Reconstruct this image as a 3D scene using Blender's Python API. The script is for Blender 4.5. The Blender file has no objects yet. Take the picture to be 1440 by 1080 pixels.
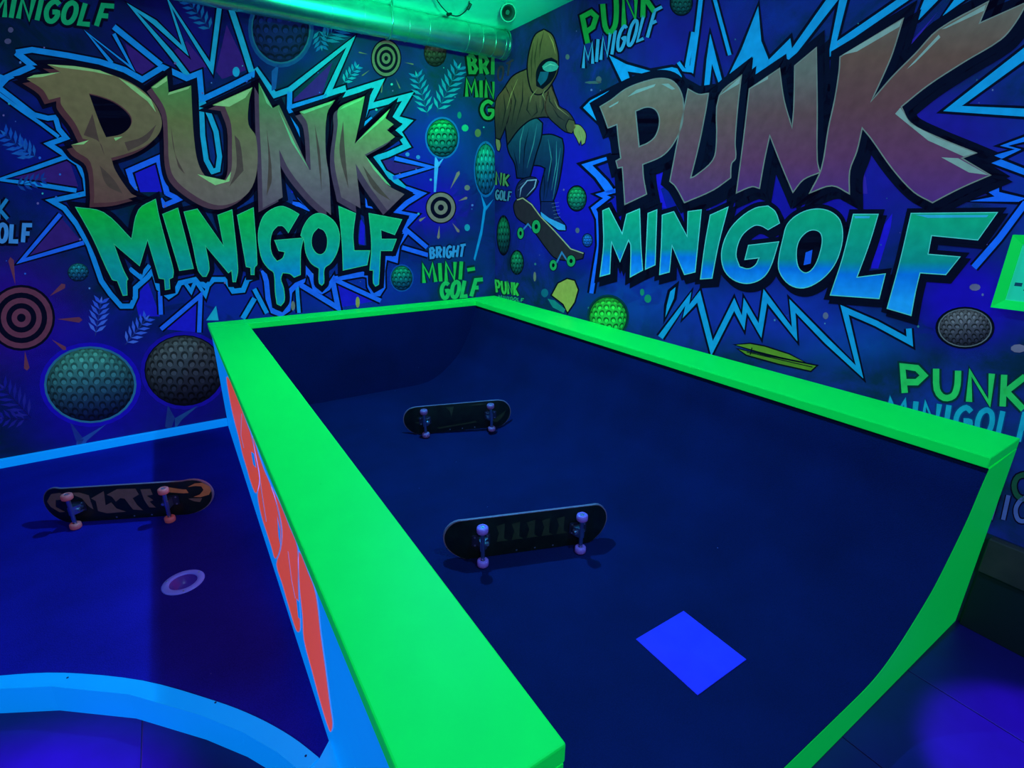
import bpy, bmesh, math, random
from mathutils import Vector, Matrix
from mathutils.geometry import tessellate_polygon

# ------------------------------------------------------------------ camera, world, lights
S = 0.84                                   # metres per solved unit (skateboards come out 0.8 m long)
FPX, YAW, PITCH, ROLL = 728.52, 0.576848, -0.329324, 0.008098
CAM = Vector((-3.01113, -4.99094, 1.94108)) * S
sc = bpy.context.scene
COL = sc.collection

def cam_axes():
    cy, sy, cp, sp = math.cos(YAW), math.sin(YAW), math.cos(PITCH), math.sin(PITCH)
    d = Vector((sy * cp, cy * cp, sp)); r = Vector((cy, -sy, 0)); u = r.cross(d)
    cr, sr = math.cos(ROLL), math.sin(ROLL)
    return cr * r + sr * u, -sr * r + cr * u, d
RX, UP, FW = cam_axes()
cd = bpy.data.cameras.new('camera'); cam = bpy.data.objects.new('camera', cd); COL.objects.link(cam)
cd.sensor_width = 36; cd.lens = FPX / 1440 * 36; cd.clip_start = 0.02
m = Matrix((RX, UP, -FW)).transposed().to_4x4(); m.translation = CAM
cam.matrix_world = m
sc.camera = cam

world = bpy.data.worlds.new('world'); sc.world = world; world.use_nodes = True
world.node_tree.nodes['Background'].inputs[0].default_value = (0.02, 0.03, 0.2, 1)
world.node_tree.nodes['Background'].inputs[1].default_value = 0.05
vs = sc.view_settings
vs.view_transform = 'Standard'; vs.look = 'None'; vs.exposure = 0; vs.gamma = 1; vs.use_curve_mapping = False

def area_lamp(name, loc, aim, power, col, size):
    l = bpy.data.lights.new(name, 'AREA'); l.energy = power; l.color = col; l.shape = 'DISK'; l.size = size
    o = bpy.data.objects.new(name, l); COL.objects.link(o); o.location = Vector(loc) * S
    o.rotation_euler = (Vector(aim) * S - o.location).to_track_quat('-Z', 'Y').to_euler(); return o

def spot_lamp(name, loc, aim, power, col, angle, blend, r=0.05):
    l = bpy.data.lights.new(name, 'SPOT'); l.energy = power; l.color = col
    l.spot_size = math.radians(angle); l.spot_blend = blend; l.shadow_soft_size = r
    o = bpy.data.objects.new(name, l); COL.objects.link(o); o.location = Vector(loc) * S
    o.rotation_euler = (Vector(aim) * S - o.location).to_track_quat('-Z', 'Y').to_euler(); return o

# two blacklight floods on the ceiling over the ramp; the rim throws its shadow on the left lane
area_lamp('blacklight_over_ramp', (-1.42, -1.7, 3.38), (-1.5, -1.9, 0), 90, (0.04, 0.36, 1.0), 0.07)
area_lamp('blacklight_over_ramp', (-1.50, -4.4, 3.38), (-1.6, -4.3, 0), 36, (0.04, 0.36, 1.0), 0.07)
# room flood on the ceiling behind the camera, washing both painted walls
area_lamp('flood_behind_camera', (-3.3, -6.3, 3.3), (-1.2, -0.6, 2.0), 45, (0.36, 0.46, 1.0), 0.5)
# green effect spot aimed up at duct and ceiling corner
spot_lamp('green_effect_spot', (-1.6, -3.0, 2.85), (-0.9, -0.35, 3.46), 420, (0.0, 1.0, 0.42), 60, 1.0, 0.06)
# violet beams that make the pools of light on the floor
spot_lamp('violet_floor_spot', (-0.9, -6.0, 3.3), (-0.66, -5.12, 0), 1100, (0.15, 0.005, 1.0), 18, 0.35, 0.03)
spot_lamp('violet_floor_spot', (-4.3, -4.6, 3.3), (-3.95, -3.5, 0), 3000, (0.14, 0.003, 1.0), 25, 0.8, 0.03)

# ------------------------------------------------------------------ helpers
def lin(c):
    c = c / 255.0
    return c / 12.92 if c <= 0.04045 else ((c + 0.055) / 1.055) ** 2.4
def L3(c): return tuple(lin(v) for v in c)

def setp(o, label=None, cat=None, group=None, kind=None):
    if label: o['label'] = label
    if cat: o['category'] = cat
    if group: o['group'] = group
    if kind: o['kind'] = kind
    return o

def empty(name, loc=(0, 0, 0), rz=0.0):
    o = bpy.data.objects.new(name, None); COL.objects.link(o); o.location = loc; o.rotation_euler = (0, 0, rz)
    o.empty_display_size = 0.1
    return o

def link(name, me, mat, parent=None):
    o = bpy.data.objects.new(name, me); COL.objects.link(o)
    if mat is not None and not me.materials: me.materials.append(mat)
    if parent is not None: o.parent = parent
    return o

def bm_obj(name, bm, mat, parent=None, smooth=False, bevel=0.0, seg=2):
    if bevel:
        bmesh.ops.bevel(bm, geom=list(bm.edges), offset=bevel, segments=seg, affect='EDGES', profile=0.5)
    bmesh.ops.recalc_face_normals(bm, faces=bm.faces)
    me = bpy.data.meshes.new(name); bm.to_mesh(me); bm.free()
    if smooth:
        for f in me.polygons: f.use_smooth = True
    return link(name, me, mat, parent)

def add_box(bm, x0, x1, y0, y1, z0, z1):
    vs_ = [bm.verts.new((x, y, z)) for x in (x0, x1) for y in (y0, y1) for z in (z0, z1)]
    for q in ((0, 1, 3, 2), (4, 6, 7, 5), (0, 4, 5, 1), (2, 3, 7, 6), (0, 2, 6, 4), (1, 5, 7, 3)):
        bm.faces.new([vs_[i] for i in q])
    return vs_

def box(name, b, mat, parent=None, bevel=0.0, seg=2):
    bm = bmesh.new(); add_box(bm, *b); return bm_obj(name, bm, mat, parent, bevel=bevel, seg=seg)

def prism(bm, pts, axis, a, b):
    """extrude a planar outline (list of 2-D points) along axis from a to b"""
    def mk(p, t):
        if axis == 'x': return (t, p[0], p[1])
        if axis == 'y': return (p[0], t, p[1])
        return (p[0], p[1], t)
    n = len(pts)
    v0 = [bm.verts.new(mk(p, a)) for p in pts]; v1 = [bm.verts.new(mk(p, b)) for p in pts]
    for i in range(n):
        bm.faces.new((v0[i], v0[(i + 1) % n], v1[(i + 1) % n], v1[i]))
    tris = tessellate_polygon([[Vector((p[0], p[1], 0)) for p in pts]])
    for t in tris:
        bm.faces.new([v0[i] for i in t]); bm.faces.new([v1[i] for i in t])

def add_cyl(bm, c, axis, r, h, n=20, r2=None):
    """cylinder/cone centred at c, along axis ('x','y','z' or Vector)"""
    ax = {'x': Vector((1, 0, 0)), 'y': Vector((0, 1, 0)), 'z': Vector((0, 0, 1))}[axis] if isinstance(axis, str) else axis
    q = Vector((0, 0, 1)).rotation_difference(ax).to_matrix().to_4x4(); q.translation = Vector(c)
    bmesh.ops.create_cone(bm, cap_ends=True, segments=n, radius1=r, radius2=r if r2 is None else r2, depth=h, matrix=q)

def add_lathe(bm, prof, n=24, c=(0, 0, 0), axis='z'):
    """revolve (r, t) profile about an axis, closed profile loop"""
    rings = []
    for r, t in prof:
        ring = []
        for k in range(n):
            a = 2 * math.pi * k / n
            if axis == 'z': p = (c[0] + r * math.cos(a), c[1] + r * math.sin(a), c[2] + t)
            elif axis == 'y': p = (c[0] + r * math.cos(a), c[1] + t, c[2] + r * math.sin(a))
            else: p = (c[0] + t, c[1] + r * math.cos(a), c[2] + r * math.sin(a))
            ring.append(bm.verts.new(p))
        rings.append(ring)
    return rings
def lathe_faces(bm, rings, closed):
    m_ = len(rings); n = len(rings[0])
    for i in range(m_ if closed else m_ - 1):
        a, b = rings[i], rings[(i + 1) % m_]
        for k in range(n):
            bm.faces.new((a[k], a[(k + 1) % n], b[(k + 1) % n], b[k]))

def add_tube(bm, pts, r, n=8):
    pts = [Vector(p) for p in pts]; rings = []
    for i, p in enumerate(pts):
        t = (pts[min(i + 1, len(pts) - 1)] - pts[max(i - 1, 0)]).normalized()
        up = Vector((0, 0, 1)) if abs(t.z) < 0.9 else Vector((1, 0, 0))
        a = t.cross(up).normalized(); b = t.cross(a)
        rings.append([bm.verts.new(p + a * r * math.cos(2 * math.pi * k / n) + b * r * math.sin(2 * math.pi * k / n)) for k in range(n)])
    lathe_faces(bm, rings, False)
    bm.faces.new(rings[0]); bm.faces.new(rings[-1])

def catmull(pts, n=6, closed=False):
    out = []; N = len(pts)
    rng = range(N) if closed else range(N - 1)
    for i in rng:
        g = (lambda k: pts[k % N]) if closed else (lambda k: pts[max(0, min(N - 1, k))])
        p0, p1, p2, p3 = g(i - 1), g(i), g(i + 1), g(i + 2)
        for s in range(n):
            t = s / n; t2 = t * t; t3 = t2 * t
            out.append(tuple(0.5 * (2 * p1[k] + (p2[k] - p0[k]) * t + (2 * p0[k] - 5 * p1[k] + 4 * p2[k] - p3[k]) * t2
                                    + (3 * p1[k] - p0[k] - 3 * p2[k] + p3[k]) * t3) for k in range(len(p1))))
    if not closed: out.append(tuple(pts[-1]))
    return out

def soften(pts, n=4, lim=48):
    """round a closed traced outline where it turns gently, keep its sharp corners"""
    N = len(pts); P = [Vector(p) for p in pts]; T = []
    for i in range(N):
        a = P[i] - P[i - 1]; b = P[(i + 1) % N] - P[i]
        sharp = a.length < 1e-6 or b.length < 1e-6 or a.angle(b) > math.radians(lim)
        T.append(None if sharp else (P[(i + 1) % N] - P[i - 1]).normalized())
    out = []
    for i in range(N):
        j = (i + 1) % N; L = (P[j] - P[i]).length; d = (P[j] - P[i])
        t0 = T[i] * L if T[i] is not None else d; t1 = T[j] * L if T[j] is not None else d
        m_ = n if (T[i] is not None or T[j] is not None) else 1
        for s in range(m_):
            t = s / m_; h = P[i] * (2 * t**3 - 3 * t * t + 1) + t0 * (t**3 - 2 * t * t + t) + P[j] * (-2 * t**3 + 3 * t * t) + t1 * (t**3 - t * t)
            out.append((h.x, h.y))
    return out

# ------------------------------------------------------------------ materials
def new_mat(name):
    mt = bpy.data.materials.new(name); mt.use_nodes = True
    nt = mt.node_tree; return mt, nt, nt.nodes['Principled BSDF']

def mat(name, col, rough=0.6, metal=0.0, emit=None, es=0.0, var=0.0, vscale=8.0, bump=0.0, bscale=200.0, spec=0.5):
    mt, nt, b = new_mat(name); N = nt.nodes; K = nt.links
    b.inputs['Roughness'].default_value = rough; b.inputs['Metallic'].default_value = metal
    b.inputs['Specular IOR Level'].default_value = spec
    b.inputs['Base Color'].default_value = (*col, 1)
    tc = N.new('ShaderNodeTexCoord')
    if var:
        nz = N.new('ShaderNodeTexNoise'); nz.inputs['Scale'].default_value = vscale; nz.inputs['Detail'].default_value = 5
        K.new(tc.outputs['Object'], nz.inputs['Vector'])
        rp = N.new('ShaderNodeMapRange'); rp.inputs[1].default_value = 0.3; rp.inputs[2].default_value = 0.7
        rp.inputs[3].default_value = 1 - var; rp.inputs[4].default_value = 1 + var
        K.new(nz.outputs['Fac'], rp.inputs[0])
        mx = N.new('ShaderNodeVectorMath'); mx.operation = 'SCALE'; mx.inputs[0].default_value = col
        K.new(rp.outputs[0], mx.inputs['Scale']); K.new(mx.outputs[0], b.inputs['Base Color'])
    if emit is not None:
        b.inputs['Emission Color'].default_value = (*emit, 1); b.inputs['Emission Strength'].default_value = es
    if bump:
        n2 = N.new('ShaderNodeTexNoise'); n2.inputs['Scale'].default_value = bscale; n2.inputs['Detail'].default_value = 3
        K.new(tc.outputs['Object'], n2.inputs['Vector'])
        bp = N.new('ShaderNodeBump'); bp.inputs['Strength'].default_value = bump; bp.inputs['Distance'].default_value = 0.004
        K.new(n2.outputs['Fac'], bp.inputs['Height']); K.new(bp.outputs[0], b.inputs['Normal'])
    return mt

# fluorescent paints: under blacklight the paint itself gives off visible light
M = {}
M['neon_green'] = mat('neon_green', (0.004, 0.80, 0.038), 0.5, emit=(0.0, 0.62, 0.10), es=0.38, var=0.05, vscale=14, bump=0.05, bscale=60, spec=0.2)
M['neon_blue'] = mat('neon_blue', (0.004, 0.30, 0.34), 0.5, emit=(0.0, 0.20, 0.82), es=0.85, var=0.05, vscale=10, bump=0.05, bscale=50)
M['neon_orange'] = mat('neon_orange', (0.85, 0.12, 0.06), 0.5, emit=(0.66, 0.075, 0.04), es=0.75, var=0.06, vscale=12)
M['pale_line'] = mat('pale_line', (0.6, 0.6, 0.9), 0.5, emit=(0.3, 0.3, 0.75), es=0.4)
M['ceiling'] = mat('ceiling_light_tint', (0.22, 0.86, 0.78), 0.8, var=0.06, vscale=3)  # green light on the ceiling is partly put into this base colour
M['dark_wall'] = mat('dark_wall', (0.02, 0.025, 0.07), 0.7, var=0.2, vscale=2)
M['floor_tile'] = mat('floor_tile', (0.02, 0.004, 0.11), 0.42, var=0.18, vscale=5, bump=0.05, bscale=30)
M['grout'] = mat('grout', (0.05, 0.05, 0.1), 0.9)
M['black'] = mat('black_base', (0.006, 0.006, 0.009), 0.7)
M['old_wood'] = mat('dark_weathered_wood', (0.07, 0.03, 0.022), 0.7, var=0.35, vscale=9, bump=0.3, bscale=25)
M['duct'] = mat('galvanised_duct', (0.50, 0.74, 0.66), 0.33, 1.0, var=0.12, vscale=9, bump=0.04, bscale=7)
M['cable'] = mat('black_cable', (0.01, 0.01, 0.012), 0.5)
M['ring'] = mat('painted_ring', (0.12, 0.30, 0.26), 0.6)
M['screw'] = mat('screw_steel', (0.6, 0.6, 0.65), 0.35, 0.9)
M['hole_dark'] = mat('screw_hole', (0.01, 0.03, 0.15), 0.8)
M['cup'] = mat('cup_plastic', (0.30, 0.36, 0.95), 0.3, emit=(0.04, 0.03, 0.45), es=0.25)  # not fluorescent; a faint glow is added to brighten the rim
M['cup_in'] = mat('cup_metal', (0.12, 0.05, 0.42), 0.2, emit=(0.04, 0.0, 0.4), es=0.06)  # shade inside the hole put into a darker colour, slight glow added
M['deck_black'] = mat('deck_black', (0.008, 0.014, 0.007), 0.4, var=0.4, vscale=20)
M['deck_edge'] = mat('deck_maple_edge', (0.32, 0.20, 0.24), 0.5)
M['deck_orange'] = mat('deck_orange_print', (0.42, 0.17, 0.06), 0.5, emit=(0.2, 0.06, 0.015), es=0.25, var=0.2, vscale=20)
M['deck_brown'] = mat('deck_brown_print', (0.12, 0.075, 0.06), 0.5, emit=(0.05, 0.03, 0.03), es=0.3, var=0.15, vscale=30)
M['deck_olive'] = mat('deck_olive_print', (0.022, 0.034, 0.014), 0.5, emit=(0.01, 0.02, 0.008), es=0.15, var=0.3, vscale=30)
M['grip'] = mat('grip_tape', (0.012, 0.012, 0.014), 0.95, bump=0.3, bscale=900)
M['truck'] = mat('truck_metal', (0.55, 0.55, 0.65), 0.28, 0.95)
M['truck_dark'] = mat('truck_dark_metal', (0.07, 0.07, 0.12), 0.4, 0.7)
M['wheel_violet'] = mat('wheel_violet', (0.42, 0.20, 0.60), 0.4, emit=(0.12, 0.06, 0.5), es=0.10)  # wheels do not fluoresce; all three colours get a weak added glow
M['wheel_pink'] = mat('wheel_pink', (0.34, 0.14, 0.30), 0.4, emit=(0.10, 0.04, 0.15), es=0.08)
M['wheel_orange'] = mat('wheel_orange', (0.75, 0.2, 0.16), 0.35, emit=(0.35, 0.05, 0.06), es=0.12)
M['sheet'] = mat('glossy_sheet', (0.07, 0.05, 0.8), 0.2, emit=(0.015, 0.03, 0.75), es=0.12, var=0.12, vscale=9, bump=0.6, bscale=11)  # sheet is not fluorescent; some of its brightness is added emission
M['frame_paper'] = mat('frame_paper', (0.05, 0.55, 0.18), 0.5, emit=(0.005, 0.40, 0.26), es=0.6)
M['frame_ink'] = mat('frame_ink', (0.01, 0.08, 0.08), 0.6)

def carpet_mat(name, col, spk):
    mt, nt, b = new_mat(name); N = nt.nodes; K = nt.links
    tc = N.new('ShaderNodeTexCoord')
    n1 = N.new('ShaderNodeTexNoise'); n1.inputs['Scale'].default_value = 260; n1.inputs['Detail'].default_value = 4
    n2 = N.new('ShaderNodeTexNoise'); n2.inputs['Scale'].default_value = 3; n2.inputs['Detail'].default_value = 6
    vo = N.new('ShaderNodeTexVoronoi'); vo.inputs['Scale'].default_value = 7.0
    for n in (n1, n2, vo): K.new(tc.outputs['Object'], n.inputs['Vector'])
    ad = N.new('ShaderNodeMath'); ad.operation = 'MULTIPLY_ADD'; ad.inputs[1].default_value = 0.9; ad.inputs[2].default_value = 0.1
    K.new(n1.outputs['Fac'], ad.inputs[0])
    a2 = N.new('ShaderNodeMath'); a2.operation = 'MULTIPLY_ADD'; a2.inputs[1].default_value = 0.9
    K.new(n2.outputs['Fac'], a2.inputs[0]); K.new(ad.outputs[0], a2.inputs[2])
    mx = N.new('ShaderNodeVectorMath'); mx.operation = 'SCALE'; mx.inputs[0].default_value = col
    K.new(a2.outputs[0], mx.inputs['Scale'])
    lt = N.new('ShaderNodeMath'); lt.operation = 'LESS_THAN'; lt.inputs[1].default_value = 0.014   # lint specks
    K.new(vo.outputs['Distance'], lt.inputs[0])
    mc = N.new('ShaderNodeMix'); mc.data_type = 'RGBA'; K.new(lt.outputs[0], mc.inputs[0])
    K.new(mx.outputs[0], mc.inputs[6]); mc.inputs[7].default_value = (*spk, 1)
    K.new(mc.outputs[2], b.inputs['Base Color'])
    b.inputs['Roughness'].default_value = 0.95; b.inputs['Specular IOR Level'].default_value = 0.15
    bp = N.new('ShaderNodeBump'); bp.inputs['Strength'].default_value = 0.5; bp.inputs['Distance'].default_value = 0.004
    K.new(n1.outputs['Fac'], bp.inputs['Height']); K.new(bp.outputs[0], b.inputs['Normal'])
    return mt
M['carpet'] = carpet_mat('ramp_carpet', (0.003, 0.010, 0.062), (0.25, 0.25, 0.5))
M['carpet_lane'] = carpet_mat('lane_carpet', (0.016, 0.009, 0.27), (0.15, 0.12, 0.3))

def print_mat(name, soft=False, es=0.62, gain=(1.1, 0.9, 0.36)):
    """printed mural ink (colour stored per vertex): partly fluorescent under blacklight"""
    mt, nt, b = new_mat(name); N = nt.nodes; K = nt.links
    at = N.new('ShaderNodeAttribute'); at.attribute_name = 'ink'
    tc = N.new('ShaderNodeTexCoord'); nz = N.new('ShaderNodeTexNoise'); nz.inputs['Scale'].default_value = 22; nz.inputs['Detail'].default_value = 6
    K.new(tc.outputs['Object'], nz.inputs['Vector'])
    rp = N.new('ShaderNodeMapRange'); rp.inputs[1].default_value = 0.3; rp.inputs[2].default_value = 0.7
    rp.inputs[3].default_value = 0.88; rp.inputs[4].default_value = 1.1
    K.new(nz.outputs['Fac'], rp.inputs[0])
    sc_ = N.new('ShaderNodeVectorMath'); sc_.operation = 'SCALE'; K.new(at.outputs['Color'], sc_.inputs[0]); K.new(rp.outputs[0], sc_.inputs['Scale'])
    gn = N.new('ShaderNodeVectorMath'); gn.operation = 'MULTIPLY'; gn.inputs[1].default_value = gain; K.new(sc_.outputs[0], gn.inputs[0])
    K.new(gn.outputs[0], b.inputs['Base Color']); K.new(sc_.outputs[0], b.inputs['Emission Color'])
    b.inputs['Emission Strength'].default_value = es; b.inputs['Roughness'].default_value = 0.7; b.inputs['Specular IOR Level'].default_value = 0.06
    if soft: K.new(at.outputs['Alpha'], b.inputs['Alpha'])
    return mt
M['ink'] = print_mat('mural_ink'); M['ink_soft'] = print_mat('mural_airbrush', True)

def backdrop_mat(name, cols, seed):
    """dark airbrushed wallpaper ground: navy, violet and blue clouds"""
    mt, nt, b = new_mat(name); N = nt.nodes; K = nt.links
    tc = N.new('ShaderNodeTexCoord'); mp = N.new('ShaderNodeMapping'); mp.inputs['Location'].default_value = (seed, seed * 1.7, seed * 0.6)
    K.new(tc.outputs['Object'], mp.inputs['Vector'])
    n1 = N.new('ShaderNodeTexNoise'); n1.inputs['Scale'].default_value = 2.2; n1.inputs['Detail'].default_value = 9; n1.inputs['Roughness'].default_value = 0.68; n1.inputs['Distortion'].default_value = 0.6
    K.new(mp.outputs[0], n1.inputs['Vector'])
    cr = N.new('ShaderNodeValToRGB'); K.new(n1.outputs['Fac'], cr.inputs[0])
    e = cr.color_ramp.elements; e[0].position = 0.30; e[0].color = (*L3(cols[0]), 1); e[1].position = 0.72; e[1].color = (*L3(cols[-1]), 1)
    for i, c in enumerate(cols[1:-1]):
        el = e.new(0.42 + 0.13 * i); el.color = (*L3(c), 1)
    ml = N.new('ShaderNodeVectorMath'); ml.operation = 'MULTIPLY_ADD'; ml.inputs[1].default_value = (0.8, 1.0, 0.5); ml.inputs[2].default_value = (0.0, 0.03, 0.012)
    K.new(cr.outputs[0], ml.inputs[0]); K.new(ml.outputs[0], b.inputs['Base Color']); K.new(cr.outputs[0], b.inputs['Emission Color'])
    b.inputs['Emission Strength'].default_value = 0.42; b.inputs['Roughness'].default_value = 0.7; b.inputs['Specular IOR Level'].default_value = 0.06
    return mt

# ------------------------------------------------------------------ room shell
X0, Y0, ZC = -6.6 * S, -8.2 * S, 3.48 * S
st = lambda o: setp(o, kind='structure')
st(box('wall_left', (X0 - 0.12, 0.12, 0, 0.12, -0.1, ZC + 0.1), M['dark_wall']))
st(box('wall_right', (0, 0.12, Y0, -0.0, -0.1, ZC + 0.1), M['dark_wall']))
st(box('wall_rear', (X0 - 0.12, 0.12, Y0 - 0.12, Y0, -0.1, ZC + 0.1), M['dark_wall']))
st(box('wall_far_side', (X0 - 0.12, X0, Y0, 0, -0.1, ZC + 0.1), M['dark_wall']))
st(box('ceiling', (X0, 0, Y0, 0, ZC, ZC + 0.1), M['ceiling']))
floor = st(box('floor', (X0, 0, Y0, 0, -0.1, -0.006), M['grout']))
TW, TL = 0.571 * S, 1.8 * S
tile_me = None; g = 0.0022
for i in range(11):
    for j in range(4):
        x1 = -0.553 * S + TW - i * TW; y1 = -0.1 * S - j * TL
        cx, cy = x1 - TW / 2, y1 - TL / 2
        if cx + TW / 2 > 0.02 or cx - TW / 2 < X0: continue
        if tile_me is None:
            bm = bmesh.new(); add_box(bm, -TW / 2 + g, TW / 2 - g, -TL / 2 + g, TL / 2 - g, -0.005, 0.0)
            t = bm_obj('floor_tile', bm, M['floor_tile'], floor, bevel=0.001, seg=1); tile_me = t.data
        else:
            t = link('floor_tile', tile_me, None, floor)
        t.location = (cx, cy, 0)

# plank and black plinth at the foot of the right wall, past the ramp's open end
st(box('trim_1', (-0.035, 0.0, Y0, -4.486 * S, 0.325 * S, 0.505 * S), M['old_wood'], bevel=0.004))
st(box('baseboard_right', (-0.02, 0.0, Y0, -4.486 * S, 0.0, 0.322 * S), M['black'], bevel=0.002))

# ------------------------------------------------------------------ pixel -> wall plane
def ray(u, v):
    return RX * ((u - 720) / FPX) + UP * ((540 - v) / FPX) + FW
def to_left(u, v, off):      # wall plane y = -off
    d = ray(u, v); t = (-off - CAM.y) / d.y; return CAM + d * t
def to_right(u, v, off):     # wall plane x = -off
    d = ray(u, v); t = (-off - CAM.x) / d.x; return CAM + d * t
def to_panel(u, v, off):     # ramp's outer left panel, plane x = PX - off
    d = ray(u, v); t = (PANEL_X - off - CAM.x) / d.x; return CAM + d * t

class Art:
    """flat print: polygons in photo pixels, laid on a wall plane"""
    def __init__(self, proj): self.P = []; self.proj = proj
    def poly(self, pts, col, lv=0, holes=(), cuts=(), a=1.0, smooth=0):
        if smooth:
            pts = catmull(pts, smooth, True); holes = [catmull(h, smooth, True) for h in holes]
        loops = [[Vector((x, y, 0)) for x, y in pts]] + [[Vector((x, y, 0)) for x, y in h] for h in holes]
        allv = [p for l in loops for p in l]
        bm = bmesh.new(); bv = [bm.verts.new(p) for p in allv]
        for t in tessellate_polygon(loops):
            if len(set(t)) == 3:
                try: bm.faces.new([bv[i] for i in t])
                except ValueError: pass
        for ax, val in cuts:
            co = (0, val, 0) if ax == 'y' else (val, 0, 0); no = (0, 1, 0) if ax == 'y' else (1, 0, 0)
            bmesh.ops.bisect_plane(bm, geom=list(bm.verts) + list(bm.edges) + list(bm.faces), plane_co=co, plane_no=no)
        bm.verts.index_update()
        self.P.append(([(v.co.x, v.co.y) for v in bm.verts], [[v.index for v in f.verts] for f in bm.faces], col, lv, a)); bm.free()
        return self
    def ellipse(self, cx, cy, rx, ry, col, lv=0, n=28, rot=0.0, a=1.0, hole=0.0, cuts=()):
        c, s = math.cos(rot), math.sin(rot)
        f = lambda k, t: (cx + rx * k * math.cos(t) * c - ry * k * math.sin(t) * s, cy + rx * k * math.cos(t) * s + ry * k * math.sin(t) * c)
        out = [f(1, 2 * math.pi * i / n) for i in range(n)]
        h = [[f(hole, 2 * math.pi * i / n) for i in range(n)]] if hole else []
        return self.poly(out, col, lv, h, cuts, a)
    def disc(self, cx, cy, rx, ry, fn, lv=0, rings=6, n=28):
        vs_ = [(cx, cy)]; fs = []
        for k in range(1, rings + 1):
            for i in range(n):
                t = 2 * math.pi * i / n; vs_.append((cx + rx * k / rings * math.cos(t), cy + ry * k / rings * math.sin(t)))
        for i in range(n):
            j = (i + 1) % n; fs.append([0, 1 + i, 1 + j])
            for r in range(rings - 1): fs.append([1 + r * n + i, 1 + (r + 1) * n + i, 1 + (r + 1) * n + j, 1 + r * n + j])
        self.P.append((vs_, fs, fn, lv, 1.0)); return self
    def halo(self, cx, cy, rx, ry, col, lv=0, amax=0.8, n=32, inner=0.3):
        """soft airbrushed glow printed around a motif (alpha fades outwards)"""
        vs_ = [(cx, cy)]; al = [amax]; fs = []
        for k, av in ((inner, amax), (0.65, amax * 0.45), (1.0, 0.0)):
            for i in range(n):
                t = 2 * math.pi * i / n; vs_.append((cx + rx * k * math.cos(t), cy + ry * k * math.sin(t))); al.append(av)
        for i in range(n):
            j = (i + 1) % n
            fs.append([0, 1 + i, 1 + j])
            for r in (0, 1): fs.append([1 + r * n + i, 1 + (r + 1) * n + i, 1 + (r + 1) * n + j, 1 + r * n + j])
        self.P.append((vs_, fs, col, lv, al)); return self
    def stroke(self, pts, w, col, lv=0, closed=False, taper=False, a=1.0, ml=0.38):
        n = len(pts); Lf = []; Rt = []
        W = w if isinstance(w, (list, tuple)) else [w] * n
        for i in range(n):
            p = Vector(pts[i]); 
            pr = Vector(pts[i - 1]) if (closed or i > 0) else None
            nx = Vector(pts[(i + 1) % n]) if (closed or i < n - 1) else None
            d1 = (p - pr).normalized() if pr is not None else None
            d2 = (nx - p).normalized() if nx is not None else None
            if d1 is None: d1 = d2
            if d2 is None: d2 = d1
            n1 = Vector((-d1.y, d1.x)); n2 = Vector((-d2.y, d2.x)); mm = n1 + n2
            if mm.length < 1e-3: mm = n1
            mm.normalize(); k = 1 / max(ml, abs(mm.dot(n1)))
            h = W[i] / 2
            if taper and i in (0, n - 1): h *= 0.15
            Lf.append(p + mm * h * k); Rt.append(p - mm * h * k)
        vs_ = [(q.x, q.y) for q in Lf] + [(q.x, q.y) for q in Rt]; fs = []
        for i in range(n if closed else n - 1):
            j = (i + 1) % n; fs.append([i, j, n + j, n + i])
        self.P.append((vs_, fs, col, lv, a)); return self
    def build(self, name, parent, layer, matl='ink'):
        V = []; F = []; C = []
        for vs_, fs, col, lv, a in self.P:
            o = len(V); off = 0.0015 + 0.0005 * layer + 0.00012 * lv
            for i, (x, y) in enumerate(vs_):
                V.append(self.proj(x, y, off)); c = col(x, y) if callable(col) else col
                C.append((*L3(c), a[i] if isinstance(a, list) else a))
            F += [[o + i for i in f] for f in fs]
        me = bpy.data.meshes.new(name); me.from_pydata([tuple(v) for v in V], [], F); me.update()
        at = me.color_attributes.new('ink', 'FLOAT_COLOR', 'POINT')
        for i, c in enumerate(C): at.data[i].color = c
        return link(name, me, M[matl], parent)

def mixc(a, b, t):
    t = max(0.0, min(1.0, t)); return tuple(a[i] + (b[i] - a[i]) * t for i in range(3))
def grad(stops):
    """vertical printed gradient: [(pixel row, colour), ...]"""
    def f(x, y):
        if y <= stops[0][0]: return stops[0][1]
        for (a, ca), (b, cb) in zip(stops, stops[1:]):
            if y <= b: return mixc(ca, cb, (y - a) / (b - a))
        return stops[-1][1]
    return f
def ycuts(stops): return [('y', s[0]) for s in stops]
OFF = {'A': (0, 0), 'B': (360, 0), 'C': (720, 0), 'D': (1080, 0), 'E': (0, 270), 'F': (360, 270), 'G': (720, 270), 'H': (1080, 270)}
def q(k, *pts):          # traced on fourfold enlargements of the photograph
    ox, oy = OFF[k]; return [(ox + x / 4, oy + y / 4) for x, y in pts]

INK = (5, 7, 30)
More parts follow.
